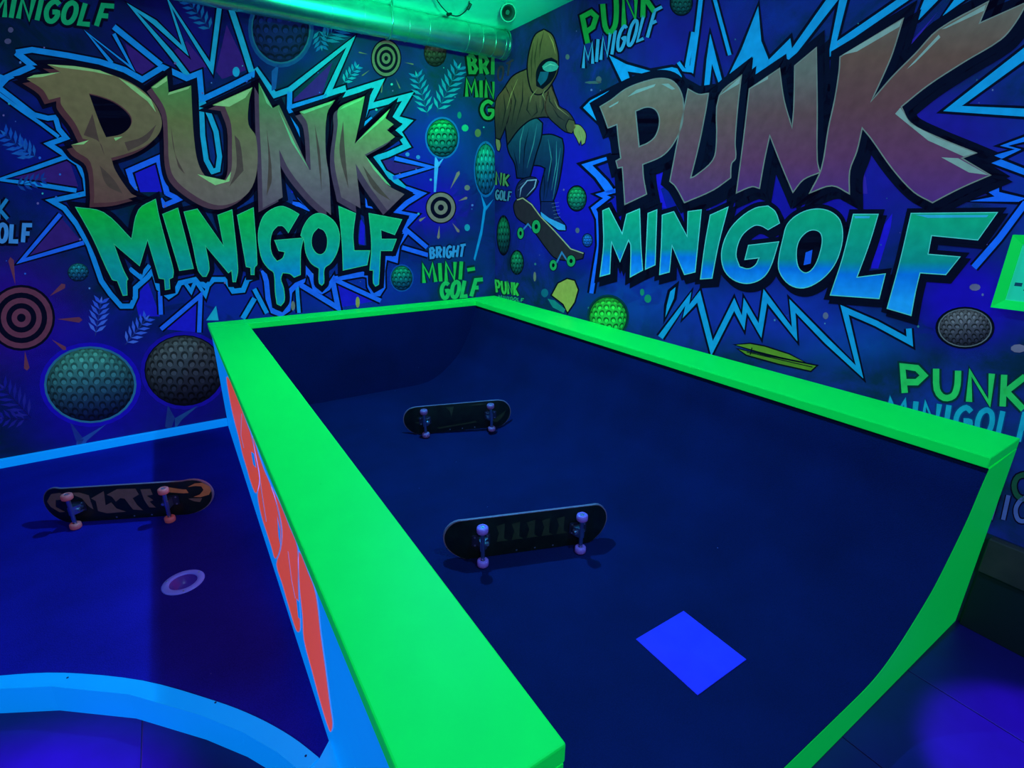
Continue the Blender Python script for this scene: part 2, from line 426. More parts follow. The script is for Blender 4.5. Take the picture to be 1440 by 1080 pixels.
# ------------------------------------------------------------------ mural motifs
_lv = [0]
def lvn():
    _lv[0] = (_lv[0] + 1) % 4; return _lv[0]
def letter(proj, parent, pts, face, stops=None, holes=(), shade=None, soff=(-4, 4), ow=15, edge=None, ew=2.0, layer=6, smooth=0, name='letter'):
    pts = soften(pts); holes = [soften(h, 4, 70) for h in holes]
    bk = Art(proj)
    bk.stroke(pts, ow, INK, 0, True); bk.poly(pts, INK, 0)
    if shade:
        sp = [(x + soff[0], y + soff[1]) for x, y in pts]
        bk.stroke(sp, ow * 0.8, INK, 0, True); bk.poly(sp, INK, 0)
        bk.poly(sp, shade, 2, [[(x + soff[0] * .2, y + soff[1] * .2) for x, y in h] for h in holes])
    o = Art(proj); o.poly(pts, face, 0, holes, ycuts(stops) if stops else ())
    if edge:
        o.stroke(pts, ew, edge, 1, True)
        for h in holes: o.stroke(h, ew, edge, 1, True)
    me = o.build(name, parent, layer + 2)
    bk.build('letter_outline', me, layer)
    return me

def golf_ball(proj, parent, cx, cy, rx, ry, top, bot, glow=None, layer=4, d=0.3, dark=0.5, rim=None):
    a = Art(proj); rnd = random.Random(int(cx * 7 + cy))
    if glow: a.ellipse(cx, cy, rx * 1.1, ry * 1.1, glow, 0)
    def fn(x, y):
        u, v = (x - cx) / rx, (y - cy) / ry; r = math.hypot(u, v)
        t = max(0.0, min(1.0, 0.56 - 0.55 * v - 0.12 * u)); k = 1 - 0.5 * min(1, r) ** 5
        return tuple(c * k for c in mixc(bot, top, t ** 1.25))
    a.ellipse(cx, cy, rx, ry, INK, 1); a.disc(cx, cy, rx * .97, ry * .97, fn, 2)
    row = 0; y = -0.96
    while y < 0.97:
        x = -1.0 + (d * .5 if row % 2 else 0)
        while x < 1.0:
            jx, jy = x + rnd.uniform(-.05, .05) * d, y + rnd.uniform(-.05, .05) * d; r2 = math.hypot(jx, jy)
            if r2 < 1.28:
                # row and column spread over the sphere: foreshorten towards the outline
                rr = math.sin(min(1.0, r2 / 1.28) * math.pi / 2); s = rr / max(r2, 1e-4); px_, py_ = jx * s, jy * s
                if rr < 0.94:
                    f = math.sqrt(max(0.06, 1 - rr * rr)); ang = math.atan2(py_ * ry, px_ * rx); px, py = cx + rx * px_, cy + ry * py_; c = fn(px, py)
                    k = dark + 0.22 * max(0, -py_); sz = d * .50 * 1.2
                    a.ellipse(px, py, rx * sz * max(.3, f), ry * sz, tuple(v * k for v in c), 3, n=10, rot=ang if abs(rx - ry) < .35 * rx else 0)
                    a.ellipse(px + rx * d * .04, py + ry * d * .2, rx * sz * .72 * max(.3, f), ry * sz * .62, tuple(min(255, v * (1.22 - .1 * py_)) for v in c), 4, n=9, rot=ang if abs(rx - ry) < .35 * rx else 0)
            x += d * 1.28
        y += d * 1.1; row += 1
    if rim: a.ellipse(cx, cy, rx, ry, rim, 5, hole=0.95)
    return a.build('golf_ball', parent, layer)

def target(proj, parent, cx, cy, rx, ry, col, n=3, layer=4, rays=(), dark=INK):
    a = Art(proj); a.ellipse(cx, cy, rx * 1.08, ry * 1.08, dark, 0)
    k = 1.0; step = 1.0 / (2 * n - 0.2)
    for i in range(2 * n):
        a.ellipse(cx, cy, rx * k, ry * k, col if i % 2 == 0 else dark, 1 + i); k -= step
        if k < 0.06: break
    for ang, r0, r1, w in rays:
        c, s = math.cos(math.radians(ang)), math.sin(math.radians(ang))
        p0 = Vector((cx + rx * r0 * c, cy + ry * r0 * s)); p1 = Vector((cx + rx * r1 * c, cy + ry * r1 * s)); nn = Vector((-s, c)) * w
        a.poly([tuple(p0), tuple(p1 + nn), tuple(p1 + (p1 - p0) * .15), tuple(p1 - nn)], col, 1)
    return a.build('target', parent, layer)

def palm(proj, parent, fronds, col, layer=4):
    """fronds: (base x, base y, tip x, tip y, leaflet length, leaflets, width)"""
    a = Art(proj)
    for bx, by, tx, ty, ln, n, w in fronds:
        b = Vector((bx, by)); t = Vector((tx, ty)); d = (t - b).normalized(); nn = Vector((-d.y, d.x))
        a.stroke([tuple(b), tuple(t)], 1.0, mixc(INK, col, .5), 0)
        for i in range(n):
            f = (i + .6) / n; p = b + (t - b) * f; l = ln * (1.0 - 0.45 * abs(f - .4))
            for s in (-1, 1):
                e = p + (nn * s * 0.75 + d * 0.7).normalized() * l * 1.35; mid = p + (e - p) * .5; pn = Vector((-(e - p).y, (e - p).x)).normalized() * w * 1.15
                a.poly([tuple(p), tuple(mid + pn), tuple(e), tuple(mid - pn)], mixc(col, (col[0] * .6, col[1] * .75, col[2]), f), 1)
        e = t + d * ln * .5; a.poly([tuple(t - d * 2), tuple(t + nn * w), tuple(e), tuple(t - nn * w)], col, 1)
    return a.build('palm_leaf', parent, layer)

GL = {'P': [[(.12, 1), (.08, .02), (.62, .04), (.88, .28), (.6, .55), (.12, .6)]],
      'U': [[(.08, 0), (.1, .72), (.38, .98), (.74, .86), (.88, .5), (.9, 0)]],
      'N': [[(.08, 1), (.1, .02), (.86, .96), (.9, 0)]],
      'K': [[(.1, 0), (.12, 1)], [(.88, 0), (.16, .56)], [(.2, .5), (.92, 1)]],
      'M': [[(.02, 1), (.14, .02), (.5, .68), (.84, .02), (.98, 1)]],
      'I': [[(.5, 0), (.5, 1)]],
      'G': [[(.88, .16), (.55, .02), (.2, .2), (.08, .55), (.3, .92), (.65, .98), (.9, .78), (.9, .54), (.52, .54)]],
      'O': [[(.5, .02), (.2, .15), (.08, .5), (.2, .86), (.5, .98), (.8, .86), (.92, .5), (.8, .15), (.5, .02), (.3, .08)]],
      'L': [[(.14, 0), (.14, .96), (.9, .96)]],
      'F': [[(.14, 1), (.14, .03), (.94, .03)], [(.14, .5), (.75, .5)]],
      'B': [[(.12, .0), (.12, .98), (.62, .96), (.86, .74), (.6, .5), (.14, .48)], [(.14, .48), (.56, .46), (.78, .25), (.56, .03), (.12, .02)]],
      'R': [[(.12, 1), (.1, .02), (.6, .03), (.84, .26), (.6, .5), (.14, .55)], [(.42, .52), (.9, 1)]],
      'H': [[(.1, 0), (.12, 1)], [(.9, 0), (.9, 1)], [(.1, .5), (.9, .48)]],
      'T': [[(.02, .03), (.98, .0)], [(.5, .02), (.5, 1)]],
      '-': [[(.15, .5), (.85, .46)]]}
def text(proj, parent, s, tl, tr, br, bl, w, col, layer=5, back=None, bw=2.2):
    """brush lettering laid into a pixel quad"""
    a = Art(proj); ws = [0.38 if c == 'I' else (1.2 if c == 'M' else 1.0) for c in s]; gap = .26
    tot = sum(ws) + gap * (len(s) - 1); x = 0
    def bil(u, v):
        return tuple((tl[k] * (1 - u) + tr[k] * u) * (1 - v) + (bl[k] * (1 - u) + br[k] * u) * v for k in (0, 1))
    for c, wc in zip(s, ws):
        for strk in GL[c]:
            pts = [bil((x + px * wc) / tot, py) for px, py in strk]
            if c in 'OGU': pts = catmull(pts, 3)
            if back: a.stroke(pts, w * bw, back, 0, ml=.72)
            a.stroke(pts, w, col, 1, ml=.72)
        x += wc + gap
    return a.build('lettering', parent, layer)

def spatter(proj, parent, pts, layer=3):
    a = Art(proj)
    for x, y, rx, ry, c in pts: a.ellipse(x, y, rx, ry, c, 0, n=9)
    return setp(a.build('paint_spatter', parent, layer), kind='stuff')

# ------------------------------------------------------------------ mural on the left wall
ML = setp(empty('mural', (-2.6 * S, -0.004, 0)), 'graffiti mural on the left wall with olive block lettering and dripping green words', 'mural')
def fixparent(root):
    bpy.context.view_layer.update()
    inv = root.matrix_world.inverted()
    for c in root.children: c.matrix_parent_inverse = inv
PL = to_left
M['back_left'] = backdrop_mat('left_mural_ground', [(3, 6, 26), (5, 11, 52), (11, 13, 92), (18, 22, 128), (10, 36, 100)], 3.1)
M['back_right'] = backdrop_mat('right_mural_ground', [(5, 5, 34), (9, 9, 68), (18, 14, 116), (16, 26, 142), (28, 22, 152)], 8.4)
box('wallpaper', (X0 + 0.01, -0.002, -0.0014, -0.0002, 0.01, ZC - 0.002), M['back_left'], ML)

for cx, cy, rx, ry, c, am in ((20, 440, 130, 120, (40, 10, 150), .7), (125, 555, 150, 150, (20, 10, 165), .75), (265, 545, 110, 120, (18, 10, 140), .6),
                              (622, 200, 60, 75, (10, 60, 170), .7), (620, 292, 60, 60, (35, 20, 190), .75), (575, 260, 90, 120, (15, 25, 185), .6),
                              (395, 45, 90, 80, (8, 30, 130), .6), (545, 82, 60, 60, (20, 40, 130), .5), (680, 240, 60, 100, (5, 60, 140), .6),
                              (60, 220, 130, 110, (10, 20, 140), .6), (330, 420, 160, 70, (12, 35, 170), .6), (500, 410, 120, 60, (10, 50, 180), .6),
                              (560, 392, 60, 50, (10, 50, 160), .6), (640, 370, 80, 70, (5, 60, 120), .5), (250, 60, 160, 80, (20, 14, 120), .5)):
    Art(PL).halo(cx, cy, rx, ry, c, lvn(), am * 0.9).build('airbrush_glow', ML, 0, 'ink_soft')

VI = (44, 26, 110)
for k, pts in (('A', ((705, 245), (880, 360), (800, 425), (745, 385))), ('A', ((960, 300), (1050, 230), (1165, 375), (1075, 415))),
               ('A', ((1275, 140), (1395, 390), (1250, 445), (1215, 400))), ('A', ((80, 1000), (390, 900), (440, 1050))),
               ('B', ((210, 560), (430, 350), (370, 530), (215, 580))), ('B', ((700, 890), (960, 940), (770, 990))),
               ('E', ((340, 140), (150, 370), (460, 280))), ('A', ((240, 690), (330, 770), (100, 600)))):
    Art(PL).poly(q(k, *pts), VI, 0).build('burst_fill', ML, 1)
BL = (22, 22, 185)
for k, pts in (('B', ((185, 985), (265, 1090), (200, 1085))), ('B', ((580, 1010), (645, 1085), (590, 1085))), ('F', ((590, 150), (612, 190), (610, 300), (575, 290))),
               ('A', ((760, 970), (885, 900), (930, 1080), (780, 1080))), ('E', ((760, 600), (830, 500), (900, 700), (780, 700))), ('E', ((910, 770), (1120, 600), (1110, 790))),
               ('F', ((440, 510), (690, 610), (470, 650)))):
    Art(PL).poly(q(k, *pts), BL, 0).build('burst_fill', ML, 1)

CY, CY2, CB = (14, 118, 210), (20, 140, 190), (24, 88, 225)
bursts = [
    ('A', 8, CY, ((90, 295), (180, 280), (380, 312), (560, 347), (700, 392), (800, 448), (915, 378), (1050, 440), (1122, 412), (1135, 560), (1300, 482), (1445, 408))),
    ('A', 7, CY2, ((1135, 560), (1180, 650), (1215, 740), (1235, 880), (1225, 955), (1195, 965), (1160, 900), (1140, 760), (1132, 560))),
    ('A', 9, CY, ((90, 295), (185, 370), (30, 440), (-10, 480))), ('A', 7, CY, ((-10, 490), (100, 575), (190, 645), (270, 665), (312, 660), (330, 725), (372, 775), (275, 810), (380, 880), (440, 920), (478, 1000), (490, 1095))),
    ('A', 5, CY, ((-10, 525), (120, 620), (230, 695), (330, 770))), ('A', 6, CY, ((380, 880), (180, 950), (-5, 1010), (180, 1032), (430, 1072))),
    ('A', 5, CY, ((630, 355), (490, 185), (745, 385), (640, 190))), ('A', 8, CY, ((640, 150), (905, 365))),
    ('A', 7, CY2, ((1060, 430), (960, 300), (740, 40), (870, 125), (1042, 285), (950, 10), (1190, 385), (1240, -5))), ('A', 8, CY2, ((1285, 5), (1350, 200), (1415, 405))),
    ('A', 8, CB, ((940, 1090), (890, 890), (725, 962), (765, 1090))), ('E', 7, CB, ((935, 5), (1005, 40), (925, 75), (900, 40))),
    ('B', 8, CY2, ((-5, 385), (35, 440), (105, 535), (190, 505), (535, 232), (400, 530), (490, 500), (495, 530), (695, 467), (630, 600), (855, 542), (782, 665), (855, 685), (800, 740), (850, 820), (740, 870), (675, 890), (720, 970), (770, 1000), (835, 1062))),
    ('B', 7, CY, ((190, 515), (187, 640), (248, 768), (207, 600), (400, 542))), ('B', 6, CY, ((625, 605), (592, 712), (655, 665))),
    ('B', 6, CB, ((780, 890), (985, 940), (770, 1002))),
    ('F', 7, CB, ((840, -20), (930, 10), (850, 60), (785, 115), (890, 135), (830, 200), (842, 230), (795, 300), (785, 382), (725, 364), (712, 445), (714, 535), (690, 572), (662, 572), (640, 530), (636, 470), (600, 462), (432, 490))),
    ('F', 6, CB, ((830, 200), (962, 312))), ('F', 6, CB, ((822, 312), (968, 355))),
    ('F', 7, CB, ((40, 440), (58, 500), (68, 600), (95, 670), (140, 688), (180, 660), (190, 560), (230, 520), (262, 500), (277, 432), (312, 472), (332, 542), (370, 560), (405, 540), (432, 500), (462, 652), (250, 522))),
    ('F', 6, CB, ((440, 492), (702, 612))), ('F', 5, CY, ((230, 520), (242, 680))), ('F', 6, CY, ((-10, 545), (62, 682))), ('F', 6, CB, ((205, 65), (240, 70), (300, 100), (245, 30), (222, -20))),
    ('F', 6, CB, ((600, -10), (618, 88), (676, 100), (645, 30))),
    ('E', 7, CY, ((495, 5), (290, 50), (362, 92), (432, 182), (500, 300), (570, 500), (620, 572), (682, 642), (738, 642), (762, 590), (762, 540), (830, 480), (862, 440), (892, 540), (950, 588), (988, 562), (1012, 512), (1100, 492), (1160, 532), (1200, 492), (1270, 492), (1312, 558), (1368, 552), (1392, 492), (1450, 470))),
    ('E', 6, CB, ((340, 125), (118, 388), (472, 285))), ('E', 6, CY, ((728, 430), (790, 480), (842, 412))), ('E', 6, CB, ((900, 560), (905, 690))),
    ('E', 6, CB, ((905, 772), (1128, 582), (1120, 790))), ('E', 7, CY, ((1432, 598), (1365, 712))), ('E', 5, CY, ((1040, 510), (1075, 560), (1100, 500), (1155, 580), (1170, 530)))]
for k, w, c, pts in bursts:
    a = Art(PL); a.stroke(q(k, *pts), w + 5, INK, 0); a.stroke(q(k, *pts), w, c, 1); a.build('burst_outline', ML, 2)
Art(PL).poly(q('E', (1215, 640), (1160, 722), (1230, 722)), CY2, 1).build('burst_fill', ML, 2)
Art(PL).poly(q('A', (-5, 415), (60, 440), (-5, 510)), CY, 1).build('burst_fill', ML, 2)
Art(PL).ellipse(332, 101, 5, 7, CY2, 1).build('burst_fill', ML, 2)

# big olive word; green light on the tops of U, N, K is in their gradients
OG, OB, OM = (92, 92, 68), (96, 84, 78), (86, 66, 74)
sP = [(90, (100, 100, 74)), (190, (94, 88, 70)), (285, (86, 62, 66))]
P_l = q('A', (150, 445), (345, 408), (265, 362), (420, 372), (540, 392), (660, 432), (740, 468), (820, 525), (880, 600), (910, 680), (900, 740), (860, 790), (790, 835), (700, 868), (625, 888), (650, 960), (735, 1085), (770, 1105), (650, 1135), (527, 1142), (530, 1080), (508, 912), (430, 852), (400, 815), (500, 788), (465, 780), (420, 690), (345, 590), (340, 545), (275, 562), (240, 505))
P_lh = q('A', (500, 525), (560, 540), (640, 570), (712, 622), (742, 670), (730, 715), (680, 755), (597, 772), (560, 690))
letter(PL, ML, P_l, grad(sP), sP, [P_lh], (72, 44, 56), (-6, 6))
sU = [(110, (66, 128, 74)), (170, (90, 100, 66)), (230, (100, 92, 82)), (288, (96, 84, 88))]
U_l = q('A', (850, 490), (940, 425), (948, 520), (1075, 480), (1080, 600), (1090, 760), (1110, 900), (1150, 985), (1210, 1020), (1270, 1010), (1300, 960), (1305, 850), (1300, 700), (1265, 600), (1195, 590), (1420, 490), (1400, 580), (1398, 700), (1440, 770), (1445, 960), (1400, 1080), (1300, 1145), (1200, 1150), (1080, 1090), (980, 1000), (950, 900), (945, 770), (930, 620))
letter(PL, ML, U_l, grad(sU), sU, (), (72, 48, 66), (-6, 6))
sN = [(118, (56, 128, 72)), (175, (88, 102, 84)), (235, (98, 94, 100)), (290, (84, 72, 92))]
N_l = q('B', (15, 465), (95, 608), (130, 590), (300, 955), (308, 955), (290, 700), (245, 628), (445, 562), (400, 640), (392, 850), (412, 1000), (422, 1210), (310, 1110), (190, 960), (130, 840), (150, 1110), (38, 1170), (30, 900), (20, 700))
letter(PL, ML, N_l, grad(sN), sN, (), (66, 50, 74), (-6, 6))
sK = [(135, (70, 138, 92)), (190, (90, 112, 82)), (235, (104, 98, 92)), (295, (84, 66, 90))]
K_l = q('B', (460, 620), (490, 590), (612, 540), (590, 650), (555, 810), (620, 740), (755, 610), (728, 665), (775, 700), (735, 730), (782, 770), (740, 800), (612, 870), (680, 960), (740, 1040), (835, 1092), (740, 1185), (640, 1050), (560, 920), (582, 1100), (588, 1172), (480, 1110), (440, 900), (460, 700))
letter(PL, ML, K_l, grad(sK), sK, (), (66, 50, 76), (-6, 6))
LG = (120, 175, 120)
for k, pts in (('A', ((150, 440), (190, 422), (345, 405), (240, 432))), ('A', ((268, 362), (420, 372), (560, 395), (640, 428), (520, 402), (330, 378))),
               ('A', ((665, 436), (760, 485), (850, 560), (878, 632), (830, 570), (740, 500))), ('A', ((400, 815), (500, 788), (470, 812))), ('A', ((640, 775), (690, 768), (650, 792))),
               ('A', ((855, 492), (938, 430), (940, 455), (880, 495))), ('A', ((950, 520), (1070, 484), (1060, 500), (945, 535))), ('A', ((1198, 592), (1420, 492), (1380, 550), (1290, 600))),
               ('A', ((1110, 980), (1180, 1025), (1270, 1015), (1300, 965), (1290, 1020), (1210, 1042))), ('B', ((18, 470), (95, 612), (60, 580))),
               ('B', ((250, 630), (440, 565), (420, 585), (270, 640))), ('B', ((465, 620), (500, 592), (608, 545), (590, 565), (500, 605))),
               ('B', ((560, 805), (750, 615), (720, 668))), ('B', ((120, 600), (220, 810), (300, 955), (200, 800))), ('B', ((615, 875), (760, 1050), (730, 1030), (660, 950)))):
    Art(PL).poly(q(k, *pts), LG if k == 'A' else (90, 165, 120), 0).build('brush_highlight', ML, 10)

TN = (70, 58, 58)
for k, pts in (('A', ((520, 640), (470, 760), (560, 800), (590, 880), (560, 800))), ('A', ((560, 930), (600, 1040), (690, 1090), (640, 1010))), ('A', ((700, 800), (800, 770), (880, 700), (830, 790), (720, 850))), ('A', ((960, 700), (980, 850), (1040, 980), (1000, 930))),
               ('A', ((1320, 760), (1330, 940), (1290, 1050), (1370, 960), (1350, 800))), ('B', ((60, 720), (70, 900), (60, 1100), (90, 1000))), ('B', ((330, 700), (350, 900), (370, 1080), (360, 860))), ('B', ((490, 680), (470, 860), (520, 1060), (500, 850))), ('B', ((600, 930), (690, 1050), (760, 1130), (660, 1060)))):
    Art(PL).poly(soften(q(k, *pts)), TN, 0).build('brush_shade', ML, 9)
# dripping green word
sm = [(296, (8, 160, 62)), (335, (10, 148, 96)), (362, (8, 138, 140)), (388, (8, 128, 150)), (415, (6, 120, 160))]
sg = [(292, (12, 158, 96)), (330, (10, 146, 116)), (358, (8, 136, 148)), (385, (6, 118, 190)), (430, (8, 126, 170))]
words = [
    (sm, q('E', (425, 85), (582, 115), (740, 265), (780, 100), (875, 40), (895, 140), (940, 310), (975, 440), (972, 480), (952, 490), (956, 545), (930, 550), (925, 490), (895, 485), (830, 268), (785, 415), (640, 292), (690, 430), (720, 490), (713, 500), (715, 580), (692, 582), (660, 500), (630, 490), (520, 255)), ()),
    (sm, q('E', (915, 125), (1000, 90), (1088, 430), (1010, 442)), ()),
    (sm, q('E', (1035, 112), (1110, 95), (1258, 305), (1225, 130), (1305, 100), (1338, 430), (1326, 505), (1310, 505), (1303, 440), (1285, 455), (1155, 302), (1177, 430), (1160, 475), (1140, 475), (1115, 440), (1085, 300)), ()),
    (sm, q('E', (1335, 130), (1425, 88), (1446, 405), (1432, 425), (1430, 465), (1412, 465), (1410, 425), (1385, 420)), ()),
    (sg, q('F', (15, 215), (15, 290), (35, 380), (70, 430), (100, 455), (108, 560), (118, 630), (140, 640), (160, 610), (155, 540), (140, 490), (150, 455), (190, 460), (215, 480), (250, 465), (252, 330), (268, 258), (105, 272), (128, 330), (163, 337), (150, 372), (118, 390), (90, 350), (80, 290), (92, 225), (122, 190), (152, 192), (182, 228), (242, 125), (190, 95), (140, 80), (80, 102), (40, 140)), ()),
    (sg, q('F', (265, 200), (300, 145), (350, 120), (410, 140), (455, 190), (470, 260), (455, 340), (420, 400), (385, 430), (382, 510), (370, 525), (355, 510), (355, 430), (310, 400), (280, 340), (270, 270), (252, 245)), [q('F', (320, 235), (350, 200), (385, 220), (402, 270), (392, 330), (362, 352), (330, 335), (312, 290))]),
    (sg, q('F', (465, 80), (560, 120), (546, 240), (552, 330), (640, 330), (625, 410), (490, 440), (485, 300)), ()),
    (sg, q('F', (635, 120), (820, 155), (780, 240), (702, 212), (705, 265), (790, 265), (765, 330), (700, 330), (695, 440), (690, 520), (672, 530), (660, 510), (660, 440), (640, 440), (650, 300)), ())]
for stp, pts, hs in words: letter(PL, ML, pts, grad(stp), stp, hs, None, ow=15, edge=(40, 170, 130), ew=1.0)

# golf balls, targets, palms, small words
golf_ball(PL, ML, 127, 541, 65, 54, (56, 134, 132), (6, 10, 60), (20, 12, 170), d=.16, dark=.6, rim=(30, 90, 140))
golf_ball(PL, ML, 259, 521, 56, 50, (66, 80, 90), (10, 12, 34), (20, 14, 150), d=.18, dark=.45)
golf_ball(PL, ML, 395, 40, 42, 50, (12, 26, 92), (14, 30, 78), (12, 60, 120), d=.22, dark=.6, rim=(20, 80, 120))
golf_ball(PL, ML, 612, 74, 16, 20, (62, 76, 62), (20, 30, 40), None, d=.3, dark=.6)
golf_ball(PL, ML, 622, 194, 22, 27, (14, 165, 105), (8, 60, 90), (10, 90, 170), d=.26, dark=.45)
golf_ball(PL, ML, 565, 391, 15, 17.5, (12, 150, 110), (6, 40, 90), (10, 70, 150), d=.3)
golf_ball(PL, ML, 110, 383, 15, 13, (20, 120, 140), (10, 30, 80), None, d=.34)
gb = golf_ball(PL, ML, 683, 238, 15, 36, (14, 160, 140), (8, 60, 120), (10, 90, 160), d=.26, dark=.5)
for pts, c in ((((612, 218), (617, 228), (613, 270), (610, 270), (611, 230)), (50, 140, 225)), (((617, 228), (626, 220), (622, 226), (616, 236)), (50, 140, 225)),
               (((676, 272), (684, 290), (678, 330), (668, 367), (666, 364), (676, 322), (680, 292)), (10, 130, 200)), (((684, 290), (694, 280), (688, 290), (682, 298)), (10, 120, 190)),
               (((98, 592), (118, 618), (112, 628), (106, 618)), (20, 40, 130)), (((108, 620), (150, 596), (122, 620), (118, 632), (106, 632)), (24, 60, 150)),
               (((236, 570), (246, 588), (240, 605), (232, 600)), (20, 45, 120)), (((246, 588), (282, 568), (256, 590), (246, 604)), (20, 60, 130)),
               (((382, 100), (392, 90), (388, 125), (382, 128)), (16, 70, 140))):
    Art(PL).poly(list(pts), c, 0).build('golf_tee', ML, 4)
target(PL, ML, 30, 447, 44, 43, (84, 46, 74), 3, 4, [(-100, 1.1, 1.9, 4), (-38, 1.15, 1.7, 4), (2, 1.15, 1.85, 4), (36, 1.2, 1.7, 3), (84, 1.1, 1.65, 4)])
target(PL, ML, 543, 82, 20, 25, (78, 92, 86), 3, 4, [(d, 1.3, 1.9, 1) for d in (-170, 10, 60, 100, 150)])
target(PL, ML, 620, 292, 20, 21, (104, 108, 104), 2, 4, [(-62, 1.4, 2.6, 2.5), (-20, 1.3, 1.9, 2), (52, 1.3, 2.0, 2), (95, 1.2, 2.0, 2), (150, 1.2, 1.7, 2)])
PC = (20, 130, 165)
palm(PL, ML, [(602, 163, 586, 106, 14, 7, 1.8), (614, 158, 645, 95, 16, 8, 2.0)], PC)
palm(PL, ML, [(482, 118, 502, 94, 10, 5, 1.8)], PC); palm(PL, ML, [(452, 58, 478, 38, 20, 5, 2.2), (448, 40, 452, 66, 12, 4, 2)], (16, 100, 150))
palm(PL, ML, [(46, 224, 6, 188, 16, 6, 2.4), (52, 222, 30, 205, 14, 4, 2)], (20, 84, 170)); palm(PL, ML, [(298, 44, 264, 2, 14, 6, 2.2)], (14, 96, 150))
palm(PL, ML, [(134, 472, 142, 424, 15, 6, 2.2), (176, 485, 206, 448, 14, 6, 2.0)], (54, 92, 200)); palm(PL, ML, [(44, 588, 4, 545, 20, 6, 2.2), (40, 590, 2, 588, 14, 4, 2)], (26, 30, 130))
palm(PL, ML, [(20, 262, 60, 252, 12, 5, 2)], (16, 60, 140))
text(PL, ML, 'PUNK', (4, -52), (120, -42), (114, -12), (2, -20), 8, (14, 120, 70), back=INK)
text(PL, ML, 'MINIGOLF', (-12, -6), (162, 8), (152, 38), (-16, 22), 7, (14, 140, 100), back=INK)
text(PL, ML, 'PUNK', (-64, 282), (12, 280), (12, 308), (-64, 310), 5, (24, 110, 180), back=INK)
text(PL, ML, 'MINIGOLF', (-76, 314), (46, 316), (44, 341), (-76, 338), 6, (52, 122, 205), back=INK)
text(PL, ML, 'BRI', (657, 78), (696, 80), (695, 105), (660, 102), 5.2, (24, 112, 66), back=(4, 20, 24))
text(PL, ML, 'MIN', (654, 111), (696, 115), (695, 138), (656, 136), 4.8, (26, 116, 62), back=(4, 20, 24))
text(PL, ML, 'G', (676, 142), (695, 142), (695, 167), (676, 166), 4.8, (30, 130, 72), back=(4, 20, 24))
text(PL, ML, 'BRIGHT', (604, 349), (655, 344), (652, 361), (605, 363), 3.4, (40, 130, 200), back=(5, 20, 60))
text(PL, ML, 'MINI-', (592, 372), (672, 366), (668, 391), (596, 398), 5.0, (22, 165, 74), back=(4, 40, 50))
text(PL, ML, 'GOLF', (620, 398), (680, 392), (672, 416), (620, 420), 5.4, (22, 165, 92), back=(4, 50, 60))
random.seed(4)
sp = []
for _ in range(95):
    x, y = random.uniform(0, 690), random.uniform(60, 410); r = random.uniform(.6, 1.9)
    sp.append((x, y, r, r, random.choice([(60, 110, 190), (40, 150, 170), (80, 80, 150), (30, 90, 200)])))
sp += [(654, 180, 5, 5, (16, 150, 120)), (646, 162, 3, 5, (10, 110, 110)), (672, 187, 4.5, 6, (70, 100, 70)), (657, 264, 4, 4, (90, 110, 110)), (573, 217, 3, 3, (40, 110, 190)), (588, 221, 3, 3, (40, 110, 190)), (657, 320, 4, 5, (20, 140, 170)), (15, 42, 4, 4, (60, 66, 110)), (11, 58, 5, 4, (60, 66, 110)), (503, 425, 3, 8, (120, 130, 70)), (412, 430, 3, 7, (90, 100, 110))]
spatter(PL, ML, sp); fixparent(ML)

# ------------------------------------------------------------------ mural on the right wall
MR = setp(empty('mural', (-0.004, -2.4 * S, 0)), 'graffiti mural on the right wall with mauve block lettering and hooded skater', 'mural')
PR = to_right
box('wallpaper', (-0.0014, -0.0002, Y0 + 0.01, -0.003, 0.51 * S, ZC - 0.002), M['back_right'], MR)
for cx, cy, rx, ry, c, am in ((790, 250, 110, 150, (22, 20, 190), .75), (900, 330, 140, 100, (16, 16, 190), .7), (1120, 300, 200, 120, (24, 14, 170), .7), (1300, 200, 180, 120, (34, 20, 160), .6),
                              (1360, 420, 120, 90, (26, 10, 190), .8), (900, 420, 140, 60, (10, 70, 170), .6), (1080, 440, 200, 70, (22, 50, 190), .6), (970, 60, 140, 90, (26, 22, 140), .6),
                              (1200, 480, 120, 50, (10, 70, 170), .6), (770, 110, 60, 90, (20, 40, 130), .5), (1340, 60, 120, 60, (24, 20, 120), .4)):
    Art(PR).halo(cx, cy, rx, ry, c, lvn(), am * 0.9).build('airbrush_glow', MR, 0, 'ink_soft')
RC, RB = (14, 132, 205), (20, 90, 230)
def shard(k, pts, c, out=4):
    a = Art(PR); p = q(k, *pts); a.stroke(p, out * 2, INK, 0, True); a.poly(p, c, 1); return a.build('burst_shard', MR, 2)
shard('C', ((545, 310), (640, 360), (780, 400), (900, 378), (930, 385), (962, 440), (900, 415), (780, 420), (650, 402), (672, 470), (540, 540), (450, 602), (490, 640), (508, 712), (400, 606), (440, 565), (622, 470)), RC)
shard('C', ((1115, 190), (1150, 330), (1190, 482), (1160, 462), (1125, 360), (1110, 490), (1080, 490), (1095, 330)), RC)
shard('C', ((1385, 35), (1402, 230), (1442, 330), (1445, 390), (1345, 452), (1357, 320), (1190, 482), (1290, 280)), RC)
shard('D', ((-5, 345), (125, 215), (135, 272), (330, -5), (398, -5), (128, 342), (88, 322), (-5, 388)), RC)
shard('D', ((402, -5), (447, -5), (387, 232), (730, -5), (800, -5), (400, 270), (335, 332)), RC)
shard('D', ((880, -5), (962, -5), (850, 110), (828, 122)), RC); shard('D', ((1050, -5), (1115, -5), (980, 92)), RC)
shard('D', ((1470, 245), (985, 625), (1470, 658), (1470, 612), (1090, 596), (1470, 320)), RC)
shard('D', ((1470, 760), (1305, 820), (1390, 840), (1195, 895), (1470, 995), (1470, 960), (1310, 896), (1425, 840), (1350, 820), (1470, 790)), (18, 100, 220))
